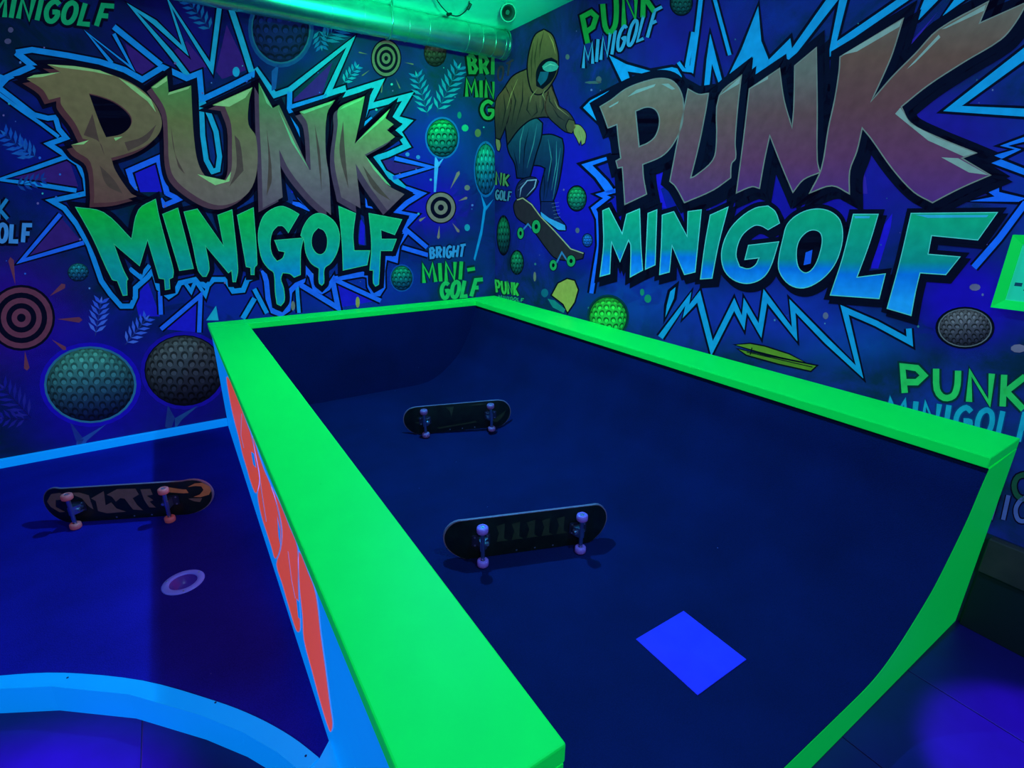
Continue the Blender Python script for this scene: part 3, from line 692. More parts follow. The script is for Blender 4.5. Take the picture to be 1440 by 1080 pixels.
shard('H', ((1135, 52), (1275, 25), (1210, -20), (1300, -40), (1300, 0), (1450, 35), (1410, 55)), RB)
shard('C', ((390, 925), (545, 878), (550, 895), (452, 930), (540, 1020), (585, 1085), (530, 1085), (470, 1000)), (20, 100, 225))
shard('G', ((890, 560), (920, 535), (910, 600), (862, 705), (870, 640)), RC)
for k, w, c, pts in (('C', 6, RC, ((1062, -5), (1040, 180), (1010, 392), (985, 372), (1020, 180))), ('C', 5, RC, ((1140, -5), (1225, 310))),
                     ('G', 6, RB, ((590, -10), (500, 15), (535, 32), (458, 92), (485, 150), (490, 300), (465, 450), (446, 570))),
                     ('H', 9, RB, ((1450, 60), (1300, 262), (1158, 425))), ('C', 5, RC, ((935, 350), (965, 392), (1012, 398))),
                     ('G', 8, RC, ((835, 818), (992, 600), (978, 672), (1050, 588), (1125, 880), (1250, 632), (1300, 736), (1312, 636), (1395, 780), (1425, 585), (1590, 800), (1577, 640), (1770, 838), (1955, 1012), (1870, 662), (2050, 740), (2238, 842), (2232, 768)))):
    a = Art(PR); a.stroke(q(k, *pts), w + 6, INK, 0); a.stroke(q(k, *pts), w, c, 1); a.build('burst_outline', MR, 2)
for k, pts in (('C', ((790, 930), (880, 870), (900, 1020), (800, 1090))), ('C', ((1070, 720), (1110, 700), (1090, 900), (1060, 930))), ('D', ((520, 930), (550, 1000), (560, 1090), (520, 1090))), ('H', ((600, 300), (640, 200), (700, 120), (690, 200), (620, 430), (580, 430))),
               ('G', ((780, 0), (830, -40), (870, 90), (770, 80))), ('D', ((760, 280), (900, 130), (960, 60), (820, 240)))):
    Art(PR).poly(q(k, *pts), (26, 20, 190) if k != 'D' else (40, 30, 150), 0).build('burst_fill', MR, 1)

ED = (98, 112, 116)
sPr = [(112, (104, 106, 100)), (170, (98, 80, 74)), (225, (92, 64, 80)), (285, (84, 52, 104))]
letter(PR, MR, q('C', (495, 600), (560, 560), (640, 500), (740, 460), (840, 440), (910, 460), (955, 530), (965, 620), (950, 720), (900, 820), (840, 880), (735, 925), (740, 1000), (757, 1092), (635, 1150), (625, 1000), (620, 940), (595, 945), (585, 905), (612, 890), (600, 800), (590, 700), (540, 720), (515, 650)), grad(sPr), sPr,
       [q('C', (695, 625), (760, 602), (810, 620), (830, 680), (810, 760), (770, 800), (715, 825))], INK, soff=(9, 8), ow=24, edge=ED, ew=1.6)
sUr = [(110, (90, 96, 94)), (165, (94, 72, 76)), (230, (90, 56, 84)), (280, (78, 46, 108))]
letter(PR, MR, q('C', (990, 500), (1050, 530), (1105, 525), (1090, 620), (1050, 820), (1005, 1000), (1030, 990), (1130, 900), (1150, 800), (1165, 540), (1290, 425), (1270, 600), (1255, 800), (1258, 890), (1235, 920), (1230, 1000), (1130, 1070), (970, 1140), (920, 1050), (888, 1020), (930, 800), (970, 600)), grad(sUr), sUr, (), INK, soff=(9, 8), ow=24, edge=ED, ew=1.6)
sNr = [(95, (92, 98, 100)), (160, (88, 64, 74)), (225, (88, 50, 88)), (275, (76, 40, 116))]
letter(PR, MR, q('C', (1335, 500), (1505, 385), (1530, 560), (1575, 718), (1585, 600), (1590, 370), (1712, 268), (1717, 600), (1717, 900), (1732, 970), (1640, 1010), (1580, 1082), (1520, 940), (1450, 762), (1420, 900), (1392, 1060), (1350, 1050), (1262, 1085), (1300, 800)), grad(sNr), sNr, (), INK, soff=(9, 8), ow=24, edge=ED, ew=1.6)
sKr = [(10, (92, 90, 88)), (80, (90, 68, 66)), (150, (86, 56, 68)), (220, (86, 48, 90)), (280, (74, 40, 116))]
letter(PR, MR, q('D', (405, 320), (760, 105), (700, 300), (650, 420), (580, 570), (700, 430), (830, 300), (960, 165), (1240, 8), (1190, 130), (1460, 10), (1390, 130), (1310, 222), (1100, 350), (900, 480), (750, 600), (800, 690), (950, 770), (1170, 860), (1090, 890), (1250, 985), (1100, 1050), (1000, 1100), (925, 1140), (820, 1080), (700, 950), (580, 780), (530, 720), (500, 850), (460, 960), (458, 1090), (360, 1045), (235, 1085), (300, 950), (340, 720), (375, 560), (400, 400)), grad(sKr), sKr, (), INK, soff=(9, 8), ow=26, edge=ED, ew=1.8)
HB = (112, 140, 146)
for k, pts in (('C', ((650, 545), (700, 505), (808, 472), (800, 488), (700, 525))), ('C', ((840, 472), (880, 470), (918, 500), (900, 505))), ('C', ((545, 600), (600, 568), (596, 580), (550, 606))),
               ('D', ((780, 390), (960, 195), (970, 210), (830, 350))), ('D', ((975, 165), (1225, 25), (1215, 60), (1000, 160))), ('D', ((715, 640), (745, 605), (800, 695), (950, 775), (1165, 862), (1100, 880), (900, 790))),
               ('D', ((975, 885), (1070, 890), (1240, 985), (1130, 970))), ('D', ((415, 310), (755, 110), (740, 150), (500, 290))), ('C', ((1170, 535), (1285, 432), (1280, 470))), ('C', ((1340, 498), (1440, 425), (1440, 445)))):
    Art(PR).poly(q(k, *pts), HB, 0).build('brush_highlight', MR, 10)

E2 = (70, 178, 186)
def blue_break(y0, y1, y2, y3): return [(y0, (12, 150, 116)), (y1, (10, 128, 132)), (y2, (6, 102, 212)), (y3, (24, 138, 232))]
s1 = blue_break(292, 350, 362, 392); s2 = blue_break(292, 364, 378, 402); s3 = blue_break(296, 368, 386, 425)
for stp, pts, hs, smt in (
    (s1, q('G', (510, 105), (545, 90), (620, 235), (645, 125), (718, 95), (725, 300), (735, 440), (665, 478), (668, 300), (655, 270), (607, 390), (560, 280), (555, 350), (550, 460), (495, 475), (515, 300)), (), 0),
    (s1, q('G', (765, 120), (815, 100), (805, 410), (750, 435)), (), 0),
    (s1, q('G', (845, 130), (910, 110), (985, 250), (990, 110), (1065, 100), (1045, 300), (1030, 450), (970, 465), (900, 300), (885, 450), (830, 465), (840, 300)), (), 0),
    (s2, q('G', (1115, 130), (1215, 85), (1160, 300), (1125, 485), (1060, 490), (1085, 300)), (), 0),
    (s2, q('G', (1440, 78), (1370, 90), (1290, 140), (1220, 220), (1180, 330), (1190, 430), (1240, 490), (1320, 515), (1400, 490), (1450, 430), (1500, 280), (1330, 300), (1310, 380), (1390, 370), (1370, 410), (1330, 432), (1280, 420), (1260, 350), (1290, 250), (1360, 190), (1400, 190), (1440, 212), (1505, 175), (1480, 110)), (), 0),
    (s2, q('H', (85, 260), (110, 180), (180, 120), (270, 95), (350, 110), (405, 160), (420, 250), (400, 350), (360, 430), (290, 500), (200, 540), (120, 520), (65, 450), (60, 380)), [q('H', (165, 300), (190, 250), (240, 215), (290, 225), (305, 270), (290, 350), (260, 420), (215, 455), (175, 430), (160, 370))], 3),
    (s3, q('H', (480, 125), (620, 125), (570, 290), (500, 480), (660, 460), (625, 600), (350, 580), (420, 370)), (), 0),
    (s3, q('H', (805, 120), (1290, 115), (1180, 270), (920, 245), (900, 350), (1080, 365), (1000, 465), (855, 455), (830, 560), (805, 695), (670, 655), (740, 400)), (), 0)):
    letter(PR, MR, pts, grad(stp), stp, hs, INK, soff=(5, 7), ow=14, edge=E2, ew=1.3, smooth=smt)
for p, c in ((q('H', (200, 412), (212, 340), (250, 325), (240, 402)), (20, 80, 220)), (q('H', (830, 128), (1240, 130), (1230, 142), (900, 146)), (40, 150, 200)), (q('H', (485, 135), (575, 135), (570, 148), (490, 148)), (40, 150, 200))):
    Art(PR).poly(p, c, 0).build('brush_highlight', MR, 10)

# crouching hooded skater, printed
SK = Art(PR); OL = (74, 84, 60); OL2 = (54, 62, 48); JN = (14, 66, 92); JN2 = (8, 40, 66)
BK = (4, 8, 24)
def k8(*pts): return [(700 + x / 3.177, 60 + y / 3.177) for x, y in pts]
def blob(k, pts, c, lv, out=1.6):
    p = soften(q(k, *pts)); SK.stroke(p, out * 2, BK, lv, True); SK.poly(p, c, lv + 1)
def sk(pts, c, lv, out=1.5, cuts=()):
    p = soften(k8(*pts)); SK.stroke(p, out * 2, BK, lv, True); SK.poly(p, c, lv + 1, (), cuts)
def fold(pts, c, lv, w=1.3): SK.stroke(k8(*pts), w, c, lv, taper=True)
gj = [(160, (24, 88, 106)), (200, (14, 56, 84)), (250, (10, 34, 74)), (290, (12, 34, 100))]
gh = [(45, (88, 92, 66)), (80, (68, 72, 54)), (130, (74, 70, 54)), (180, (36, 44, 46))]
cj, ch = [('y', r) for r, _ in gj], [('y', r) for r, _ in gh]
sk(((195, 415), (240, 413), (285, 430), (292, 470), (282, 560), (265, 650), (240, 722), (195, 722), (192, 660), (215, 560), (190, 548), (160, 545), (168, 500)), grad(gj), 0, 2, cj)
sk(((80, 385), (120, 350), (170, 340), (197, 360), (192, 420), (168, 500), (152, 560), (140, 604), (88, 602), (78, 540), (52, 490), (46, 440)), grad(gj), 2, 2, cj)
for pts in (((120, 360), (100, 440), (96, 540)), ((176, 360), (160, 450), (130, 560)), ((262, 440), (262, 540), (240, 660)), ((280, 470), (262, 600), (246, 700)), ((225, 430), (240, 520), (222, 620))): fold(pts, (40, 116, 130), 4, 1.5)
for pts in (((140, 380), (120, 470), (112, 590)), ((70, 480), (84, 540), (92, 590)), ((245, 470), (236, 580), (215, 700)), ((205, 560), (210, 640), (204, 710))): fold(pts, (4, 18, 44), 4, 1.8)
sk(((-8, 262), (30, 205), (70, 150), (130, 120), (138, 150), (150, 200), (165, 226), (182, 234), (215, 212), (236, 178), (252, 230), (268, 278), (255, 310), (236, 332), (200, 330), (150, 340), (110, 368), (78, 402), (44, 450), (36, 380), (20, 330)), grad(gh), 5, 2, ch)
sk(((-8, 262), (34, 200), (58, 262), (44, 340), (24, 398), (10, 430), (-8, 425)), grad(gh), 6, 1.4, ch)
sk(((236, 196), (256, 240), (272, 284), (310, 308), (338, 346), (346, 376), (328, 402), (302, 396), (264, 366), (228, 330), (214, 290), (222, 240)), grad(gh), 6, 1.6, ch)
for pts in (((60, 190), (80, 260), (60, 370)), ((112, 160), (110, 260), (80, 370)), ((140, 240), (130, 300), (150, 330)), ((170, 260), (176, 310), (150, 335)), ((225, 215), (232, 262), (262, 300)), ((200, 235), (205, 290), (190, 325)), ((245, 290), (270, 330), (300, 350)), ((26, 230), (34, 300), (14, 400))): fold(pts, (24, 32, 34), 9, 2.0)
for pts in (((90, 160), (60, 230), (40, 300)), ((250, 250), (268, 290), (318, 330)), ((190, 240), (188, 290))): fold(pts, (118, 124, 84), 9, 1.3)
sk(((318, 344), (340, 350), (348, 376), (330, 404), (312, 398), (306, 372)), (66, 70, 50), 9, 1.2)
sk(((340, 366), (362, 368), (380, 384), (393, 412), (388, 448), (376, 456), (372, 432), (364, 452), (352, 426), (340, 402)), (112, 134, 82), 9, 1.2)
fold(((362, 392), (372, 432)), BK, 12, 1.0); fold(((374, 392), (382, 430)), BK, 12, 1.0)
sk(((-8, 430), (8, 436), (12, 460), (6, 484), (-2, 480), (-8, 450)), (96, 116, 80), 8, 1.2)
sk(((150, 206), (137, 150), (135, 90), (148, 20), (170, -35), (206, -57), (240, -35), (258, 10), (268, 62), (264, 130), (242, 176), (216, 212), (190, 228), (166, 226)), grad(gh), 11, 2, ch)
for pts in (((160, 0), (150, 80), (152, 180)), ((180, -20), (165, 70), (168, 120)), ((206, -50), (190, 10), (186, 70))): fold(pts, (44, 52, 40), 13, 2.2)
fold(((226, -40), (246, 0), (258, 50)), (128, 134, 88), 13, 1.6)
SK.poly(soften(k8((180, 106), (204, 78), (240, 66), (267, 82), (262, 130), (240, 172), (200, 208), (172, 194), (170, 140))), (4, 12, 30), 13)
SK.poly(soften(k8((190, 130), (228, 130), (218, 165), (192, 192), (178, 170))), (14, 74, 112), 14)
SK.poly(soften(k8((198, 106), (225, 84), (255, 88), (272, 106), (262, 122), (225, 130), (204, 120))), (44, 134, 142), 15)
fold(((205, 112), (235, 96), (262, 104)), (90, 180, 176), 16, 1.4)
for pts in (((176, 206), (150, 240), (142, 268)), ((212, 208), (200, 232), (214, 262))): fold(pts, (110, 120, 90), 14, 1.4)
sk(((84, 690), (82, 660), (98, 622), (130, 604), (165, 604), (180, 620), (166, 652), (130, 690), (102, 702)), (18, 30, 66), 5, 1.4)
fold(((98, 690), (104, 650), (132, 616), (172, 612), (164, 646), (128, 686)), (104, 150, 186), 8, 1.6); fold(((92, 640), (120, 622)), (90, 130, 170), 8); fold(((90, 660), (112, 640)), (90, 130, 170), 8)
sk(((195, 712), (250, 712), (264, 770), (302, 818), (302, 838), (270, 836), (192, 776)), (14, 30, 84), 5, 1.4)
SK.poly(k8((192, 756), (230, 784), (300, 816), (303, 838), (270, 836), (194, 778)), (44, 140, 210), 8)
for i in range(5): fold(((240 + i * 3, 720 + i * 16), (272 + i * 2, 714 + i * 16)), (120, 165, 195), 9, 1.3)
blob('G', ((12, 80), (28, 45), (60, 34), (110, 72), (160, 140), (240, 222), (330, 322), (402, 345), (396, 372), (340, 382), (250, 372), (200, 322), (110, 202), (30, 142)), (34, 36, 46), 10)
SK.stroke(q('G', (28, 45), (60, 34), (110, 70), (160, 138), (240, 220), (330, 320), (402, 345)), 1.6, (130, 150, 120), 12)
for x, y, rx, ry in ((48, 232, 18, 32), (136, 195, 24, 38), (232, 412, 20, 30), (332, 388, 24, 32)):
    SK.ellipse(720 + x / 4, 270 + y / 4, rx / 4 + 1, ry / 4 + 1, BK, 12, n=16); SK.ellipse(720 + x / 4, 270 + y / 4, rx / 4, ry / 4, (22, 140, 84), 13, n=16); SK.ellipse(720 + x / 4, 270 + y / 4, rx / 10, ry / 10, BK, 14, n=10)
SK.stroke(q('G', (60, 215), (90, 180), (110, 205)), 2.2, (40, 110, 170), 12); SK.stroke(q('G', (250, 400), (280, 340), (310, 385)), 2.2, (40, 110, 170), 12)
SK.build('skater_figure', MR, 3)

golf_ball(PR, MR, 811, 279, 13, 17, (20, 150, 90), (10, 70, 80), BK, d=.3, dark=.6)
golf_ball(PR, MR, 826, 338, 7, 9, (24, 110, 190), (14, 60, 150), BK, d=.36)
golf_ball(PR, MR, 727, 369, 9, 16, (18, 140, 90), (10, 60, 70), BK, d=.34)
golf_ball(PR, MR, 708, 331, 9, 26, (14, 120, 80), (8, 40, 60), BK, d=.3)
golf_ball(PR, MR, 855, 446, 27, 29, (40, 180, 66), (20, 160, 70), (4, 50, 60), d=.24, dark=.55)
golf_ball(PR, MR, 1357, 461, 38, 27, (92, 98, 116), (28, 30, 52), BK, d=.2, dark=.45, rim=(80, 92, 110))
golf_ball(PR, MR, 958, 4, 15, 17, (16, 80, 74), (8, 50, 60), BK, d=.3)
dk = Art(PR); p = q('G', (225, 580), (260, 515), (310, 490), (350, 500), (370, 550), (350, 620), (312, 675), (290, 630)); dk.stroke(p, 4, BK, 0, True); dk.poly(p, (128, 150, 74), 1)
dk.poly(q('G', (200, 600), (240, 610), (300, 660), (290, 680), (230, 650)), (16, 110, 120), 1); dk.ellipse(766, 412, 5, 6, (10, 90, 120), 1)
dk.build('painted_skateboard', MR, 4)
pc = Art(PR); p = q('H', (-180, 860), (-60, 895), (80, 930), (200, 955), (120, 915), (-20, 870), (-100, 855)); pc.stroke(p, 4, BK, 0, True); pc.poly(p, (78, 120, 40), 1)
p = q('H', (-165, 885), (0, 925), (270, 978), (240, 1005), (60, 965), (-120, 915)); pc.stroke(p, 4, BK, 0, True); pc.poly(p, (70, 112, 36), 1)
pc.stroke(q('H', (-90, 875), (-100, 915)), 1.5, BK, 2); pc.stroke(q('H', (-120, 900), (250, 985)), 1.3, BK, 2); pc.build('painted_pencils', MR, 4)
text(PR, MR, 'PUNK', (817, 24), (926, -42), (922, 16), (824, 62), 7, (16, 136, 62), back=INK, bw=1.8)
text(PR, MR, 'MINIGOLF', (820, 66), (932, 8), (920, 48), (820, 96), 4.4, (40, 136, 190), back=INK)
text(PR, MR, 'NK', (697, 241), (717, 246), (715, 262), (697, 260), 2.8, (60, 130, 80), back=INK)
text(PR, MR, 'GOLF', (697, 267), (720, 270), (718, 283), (697, 280), 2.2, (50, 120, 150), back=INK)
text(PR, MR, 'PUNK', (696, 394), (729, 398), (729, 416), (698, 411), 3.0, (40, 170, 76), back=(4, 50, 40))
text(PR, MR, 'MINIGOLF', (701, 415), (737, 420), (736, 425), (701, 419), 1.2, (30, 150, 110))
text(PR, MR, 'PUNK', (1266, 514), (1446, 530), (1442, 576), (1268, 552), 9, (30, 165, 92), back=(4, 40, 50), bw=1.7)
text(PR, MR, 'MINIGOLF', (1248, 560), (1462, 584), (1452, 624), (1246, 592), 7.5, (14, 130, 180), back=(6, 50, 110), bw=1.6)
text(PR, MR, 'MINIGOLF', (1322, 690), (1560, 706), (1550, 744), (1316, 722), 6, (50, 72, 150), back=INK, bw=1.6)
text(PR, MR, 'OLF', (1424, 664), (1560, 684), (1556, 722), (1422, 700), 7, (16, 60, 54), back=INK, bw=1.6)
text(PR, MR, 'OT', (699, 96), (722, 84), (718, 104), (700, 116), 3, (34, 42, 62))
random.seed(9)
sp = []
for _ in range(70):
    x, y = random.uniform(735, 1430), random.uniform(20, 470); r = random.uniform(.6, 1.8)
    sp.append((x, y, r, r * 1.2, random.choice([(70, 90, 150), (60, 120, 160), (80, 80, 150), (40, 110, 120)])))
sp += [(1371, 404, 8, 5, (86, 88, 130)), (1432, 490, 11, 6, (90, 92, 130)), (1161, 444, 4, 5, (80, 90, 130)), (798, 80, 3, 4, (60, 90, 100)), (842, 112, 4, 5, (60, 80, 90)), (911, 420, 5, 6, (16, 120, 100)), (903, 411, 3, 5, (16, 120, 100)), (812, 324, 3, 4, (70, 90, 110)), (752, 389, 2, 7, (90, 110, 100)), (834, 116, 12, 2, (50, 84, 90))]
spatter(PR, MR, sp); fixparent(MR)
# ------------------------------------------------------------------ ramp lane with neon green rim
U = lambda *a: tuple(v * S for v in a)
W_, WL, WB, WR, LN, LIP = 2.827 * S, 0.284 * S, 0.20 * S, 0.366 * S, 4.467 * S, 0.050 * S
H_ = 1.0 * S; ZF = 0.184 * S; GAP = 0.009
PANEL_X = (-2.827 + 0.015) * S
RAMP = setp(empty('minigolf_ramp', (-1.4 * S, -2.2 * S, 0)), 'minigolf lane shaped as skate ramp, dark carpet inside wide glowing green rim', 'minigolf lane')
box('rim_board', (-W_, -W_ + WL, -LN, -WB - 0.0015, H_ - LIP, H_), M['neon_green'], RAMP, bevel=0.004)
box('rim_board', (-W_, -GAP, -WB, -GAP, H_ - LIP, H_), M['neon_green'], RAMP, bevel=0.004)
box('rim_board', (-WR, -GAP, -LN, -WB - 0.0015, H_ - LIP, H_), M['neon_green'], RAMP, bevel=0.004)
prof = catmull([(-.345, .945), (-.375, .86), (-.42, .71), (-.535, .50), (-.615, .405), (-.77, .28), (-.90, .212), (-1.02, .188), (-1.16, .184)], 5)
prof = [(x * S, z * S) for x, z in prof] + [(-2.548 * S, ZF)]
under = [(x + 0.012, z - 0.016) for x, z in prof]
bm = bmesh.new(); prism(bm, prof + under[::-1], 'y', -LN + 0.0008, -WB + 0.004)
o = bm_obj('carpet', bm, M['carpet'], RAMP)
for f in o.data.polygons: f.use_smooth = abs(f.normal.y) < 0.5
o.data.set_sharp_from_angle(angle=math.radians(40))
# back board inside the ramp follows the curve, and carpeted inner face of the left wall
backp = [(-2.548 * S, H_ - LIP)] + [(-2.548 * S, ZF)] + prof[::-1][1:] + [(-.345 * S, H_ - LIP)]
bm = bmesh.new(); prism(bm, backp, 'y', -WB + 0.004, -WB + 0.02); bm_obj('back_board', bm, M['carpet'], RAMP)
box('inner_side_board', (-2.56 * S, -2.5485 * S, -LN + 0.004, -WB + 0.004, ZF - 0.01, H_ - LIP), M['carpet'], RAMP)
# green end panel cut to the ramp's profile
fp = [(-.012 * S, 0.0), (-.012 * S, H_ - LIP)] + [(x + 0.004, z - 0.005) for x, z in prof] + [(-2.548 * S, H_ - LIP), (-2.81 * S, H_ - LIP), (-2.81 * S, 0.0)]
bm = bmesh.new(); prism(bm, fp, 'y', -LN, -LN + 0.018); bm_obj('end_panel', bm, M['neon_green'], RAMP)
# light blue outer side board with orange graffiti
side = box('side_board', (PANEL_X, PANEL_X + 0.016, -LN + 0.019, -GAP, 0.0, H_ - LIP), M['neon_blue'], RAMP)
def k6(*pts): return [(300 + x / 1.9625, 490 + y / 1.9625) for x, y in pts]
def panel_poly(name, pts, off, matl, holes=(), smooth=0):
    if smooth: pts = catmull(pts, smooth, True)
    loops = [[Vector((*p, 0)) for p in pts]] + [[Vector((*p, 0)) for p in h] for h in holes]
    V = []
    for lp in loops:
        for p in lp:
            w = to_panel(p.x, p.y, off); w.y = min(max(w.y, -LN + 0.03), -0.02); w.z = min(max(w.z, 0.065), H_ - LIP - 0.004); V.append(w)
    F = [list(t) for t in tessellate_polygon(loops)]
    me = bpy.data.meshes.new(name); me.from_pydata([tuple(v) for v in V], [], F); me.update()
    return link(name, me, matl, side)
blobs = [k6((36, 80), (48, 92), (62, 125), (78, 165), (92, 205), (104, 238), (118, 300), (128, 360), (118, 400), (104, 372), (92, 330), (80, 290), (70, 245), (58, 200), (46, 145)),
         k6((108, 240), (124, 290), (140, 335), (156, 372), (172, 420), (188, 505), (182, 560), (170, 580), (160, 548), (146, 505), (132, 460), (122, 405), (128, 360), (118, 300)),
         k6((160, 382), (186, 432), (210, 492), (232, 550), (234, 640), (236, 700), (240, 770), (232, 782), (222, 760), (206, 706), (190, 650), (174, 596), (186, 555), (190, 500), (176, 430)),
         k6((236, 560), (262, 620), (276, 655), (286, 700), (296, 790), (310, 890), (322, 985), (329, 1035), (324, 1058), (316, 1044), (296, 980), (272, 890), (250, 805), (246, 740), (238, 660))]
for b_ in blobs:
    panel_poly('graffiti_letter', b_, 0.0012, M['neon_orange'], smooth=3)
def panel_line(pts, w):
    a = Art(lambda u, v, off: to_panel(u, v, 0.0018)); a.stroke(pts, w, (190, 190, 235), 0)
    o = a.build('graffiti_outline', side, 0); 
    for v in o.data.vertices:
        v.co.z = min(max(v.co.z, 0.062), H_ - LIP - 0.003); v.co.y = min(max(v.co.y, -LN + 0.03), -0.02)
    o.data.materials.clear(); o.data.materials.append(M['pale_line'])
for b_ in blobs: panel_line(catmull(b_, 3, True) + [b_[0]], 0.9)
for pts in (k6((104, 285), (110, 320), (118, 330), (112, 290)), k6((176, 462), (180, 520), (186, 548), (184, 500)), k6((229, 690), (234, 742), (240, 748), (237, 700))):
    panel_poly('graffiti_counter', pts, 0.0024, M['neon_blue'])
panel_line(k6((78, 180), (76, 240), (84, 275)), 1.0); panel_line(k6((124, 330), (134, 400), (146, 478)), 1.2); panel_line(k6((206, 560), (216, 640), (226, 690)), 1.0)
# screw dimples in the rim
for x, y in ((-2.69, -3.25), (-2.63, -2.1), (-2.72, -1.0)):
    bm = bmesh.new(); add_cyl(bm, (x * S, y * S, H_ + 0.0002), 'z', 0.003, 0.0006, 10); bm_obj('screw_head', bm, M['neon_green'], RAMP)
fixparent(RAMP)

# ------------------------------------------------------------------ lower lane on the left
ZL = 0.07 * S
LANE = setp(empty('minigolf_lane', (-3.8 * S, -1.4 * S, 0)), 'low dark carpet lane with bright blue kerbs and one hole', 'minigolf lane')
inner = [(-5.6, -2.30), (-4.9, -2.30), (-4.35, -2.37), (-4.05, -2.452), (-3.869, -2.527), (-3.654, -2.648), (-3.386, -2.862), (-3.154, -3.115), (-3.026, -3.278), (-2.93, -3.43), (-2.866, -3.56)]
inner = [(x * S, y * S) for x, y in catmull(inner, 4)]
XR = PANEL_X - 0.0025; XL = -5.6 * S
outline = [(XL, -0.035), (XR, -0.035), (XR, inner[-1][1])] + inner[::-1]
HC = (-3.232 * S, -2.192 * S); HR = 0.056
hole = [(HC[0] + HR * math.cos(2 * math.pi * k / 32), HC[1] + HR * math.sin(2 * math.pi * k / 32)) for k in range(32)]
bm = bmesh.new()
loops = [[Vector((x, y, 0)) for x, y in outline], [Vector((x, y, 0)) for x, y in hole]]
allp = [p for l in loops for p in l]
top = [bm.verts.new((p.x, p.y, ZL)) for p in allp]; bot = [bm.verts.new((p.x, p.y, 0.002)) for p in allp]
for t in tessellate_polygon(loops):
    if len(set(t)) == 3: bm.faces.new([top[i] for i in t]); bm.faces.new([bot[i] for i in t])
o_ = 0
for l in loops:
    n = len(l)
    for i in range(n): bm.faces.new((top[o_ + i], top[o_ + (i + 1) % n], bot[o_ + (i + 1) % n], bot[o_ + i]))
    o_ += n
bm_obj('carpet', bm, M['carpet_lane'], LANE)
box('kerb', (XL, XR, -0.034, -GAP, 0.0, 0.138 * S), M['neon_blue'], LANE, bevel=0.004)
# bent front kerb: smooth top, facetted outer face
def offset_path(p, d):
    out = []
    for i in range(len(p)):
        a = Vector(p[max(i - 1, 0)]); b = Vector(p[min(i + 1, len(p) - 1)]); t = (b - a).normalized()
        out.append((p[i][0] + t.y * d, p[i][1] - t.x * d))
    return out
outer = offset_path(inner, 0.062 * S)
kn = [i for i in range(0, len(outer), 4)]; 
outer_f = []
for a, b in zip(kn, kn[1:] + [len(outer) - 1]):
    for i in range(a, b): f = (i - a) / max(1, b - a); outer_f.append(tuple(outer[a][k] + (outer[b][k] - outer[a][k]) * f for k in (0, 1)))
outer_f.append(outer[-1])
bm = bmesh.new(); rows = []
ZT = 0.13 * S
for (ix, iy), (ox, oy) in zip(inner, outer_f):
    rows.append([bm.verts.new((ix, iy, 0.0)), bm.verts.new((ix, iy, ZT)), bm.verts.new((ox, oy, ZT - 0.002)), bm.verts.new((ox, oy, 0.0))])
for a, b in zip(rows, rows[1:]):
    for k in range(4): bm.faces.new((a[k], a[(k + 1) % 4], b[(k + 1) % 4], b[k]))
bm.faces.new(rows[0]); bm.faces.new(rows[-1])
kb = bm_obj('kerb', bm, M['neon_blue'], LANE)
e_ = inner[-1]; eo = outer_f[-1]
bm = bmesh.new(); prism(bm, [(e_[0] + 0.001, e_[1] + 0.001), (XR, e_[1] + 0.045), (XR, e_[1] - 0.16), (eo[0] + 0.004, eo[1] - 0.06), (eo[0] + 0.002, eo[1])], 'z', 0.0, ZT - 0.006)
bm_obj('kerb', bm, M['neon_blue'], LANE)
for u_, v_ in ((95, 953), (303, 988), (430, 1063)):
    d = ray(u_, v_); t = (ZT - CAM.z) / d.z; p = CAM + d * t
    bm = bmesh.new(); add_cyl(bm, (p.x, p.y, ZT + 0.0004), 'z', 0.0035, 0.0012, 10); bm_obj('screw_head', bm, M['hole_dark'], kb)
bm = bmesh.new(); ro = 0.083
rg = add_lathe(bm, [(HR - 0.002, ZL + 0.001), (HR + 0.001, ZL + 0.006), (HR + 0.012, ZL + 0.0045), (ro - 0.004, ZL + 0.003), (ro, ZL + 0.0005), (HR - 0.002, ZL - 0.004)], 40, (HC[0], HC[1], 0)); lathe_faces(bm, rg, True)
bm_obj('cup_rim', bm, M['cup'], LANE, smooth=True)
bm = bmesh.new(); rg = add_lathe(bm, [(0.008, 0.012), (0.030, 0.013), (HR - 0.006, 0.018), (HR - 0.003, ZL - 0.001), (HR - 0.0005, ZL - 0.001), (HR - 0.0005, 0.006), (0.008, 0.006)], 32, (HC[0], HC[1], 0)); lathe_faces(bm, rg, True)
bm_obj('cup', bm, M['cup_in'], LANE, smooth=True)
for k in range(3):
    a = k * 2.1 + 0.5
    bm = bmesh.new(); add_cyl(bm, (HC[0] + 0.071 * math.cos(a), HC[1] + 0.071 * math.sin(a), ZL + 0.0045), 'z', 0.004, 0.002, 10); bm_obj('screw_head', bm, M['screw'], LANE)
fixparent(LANE)

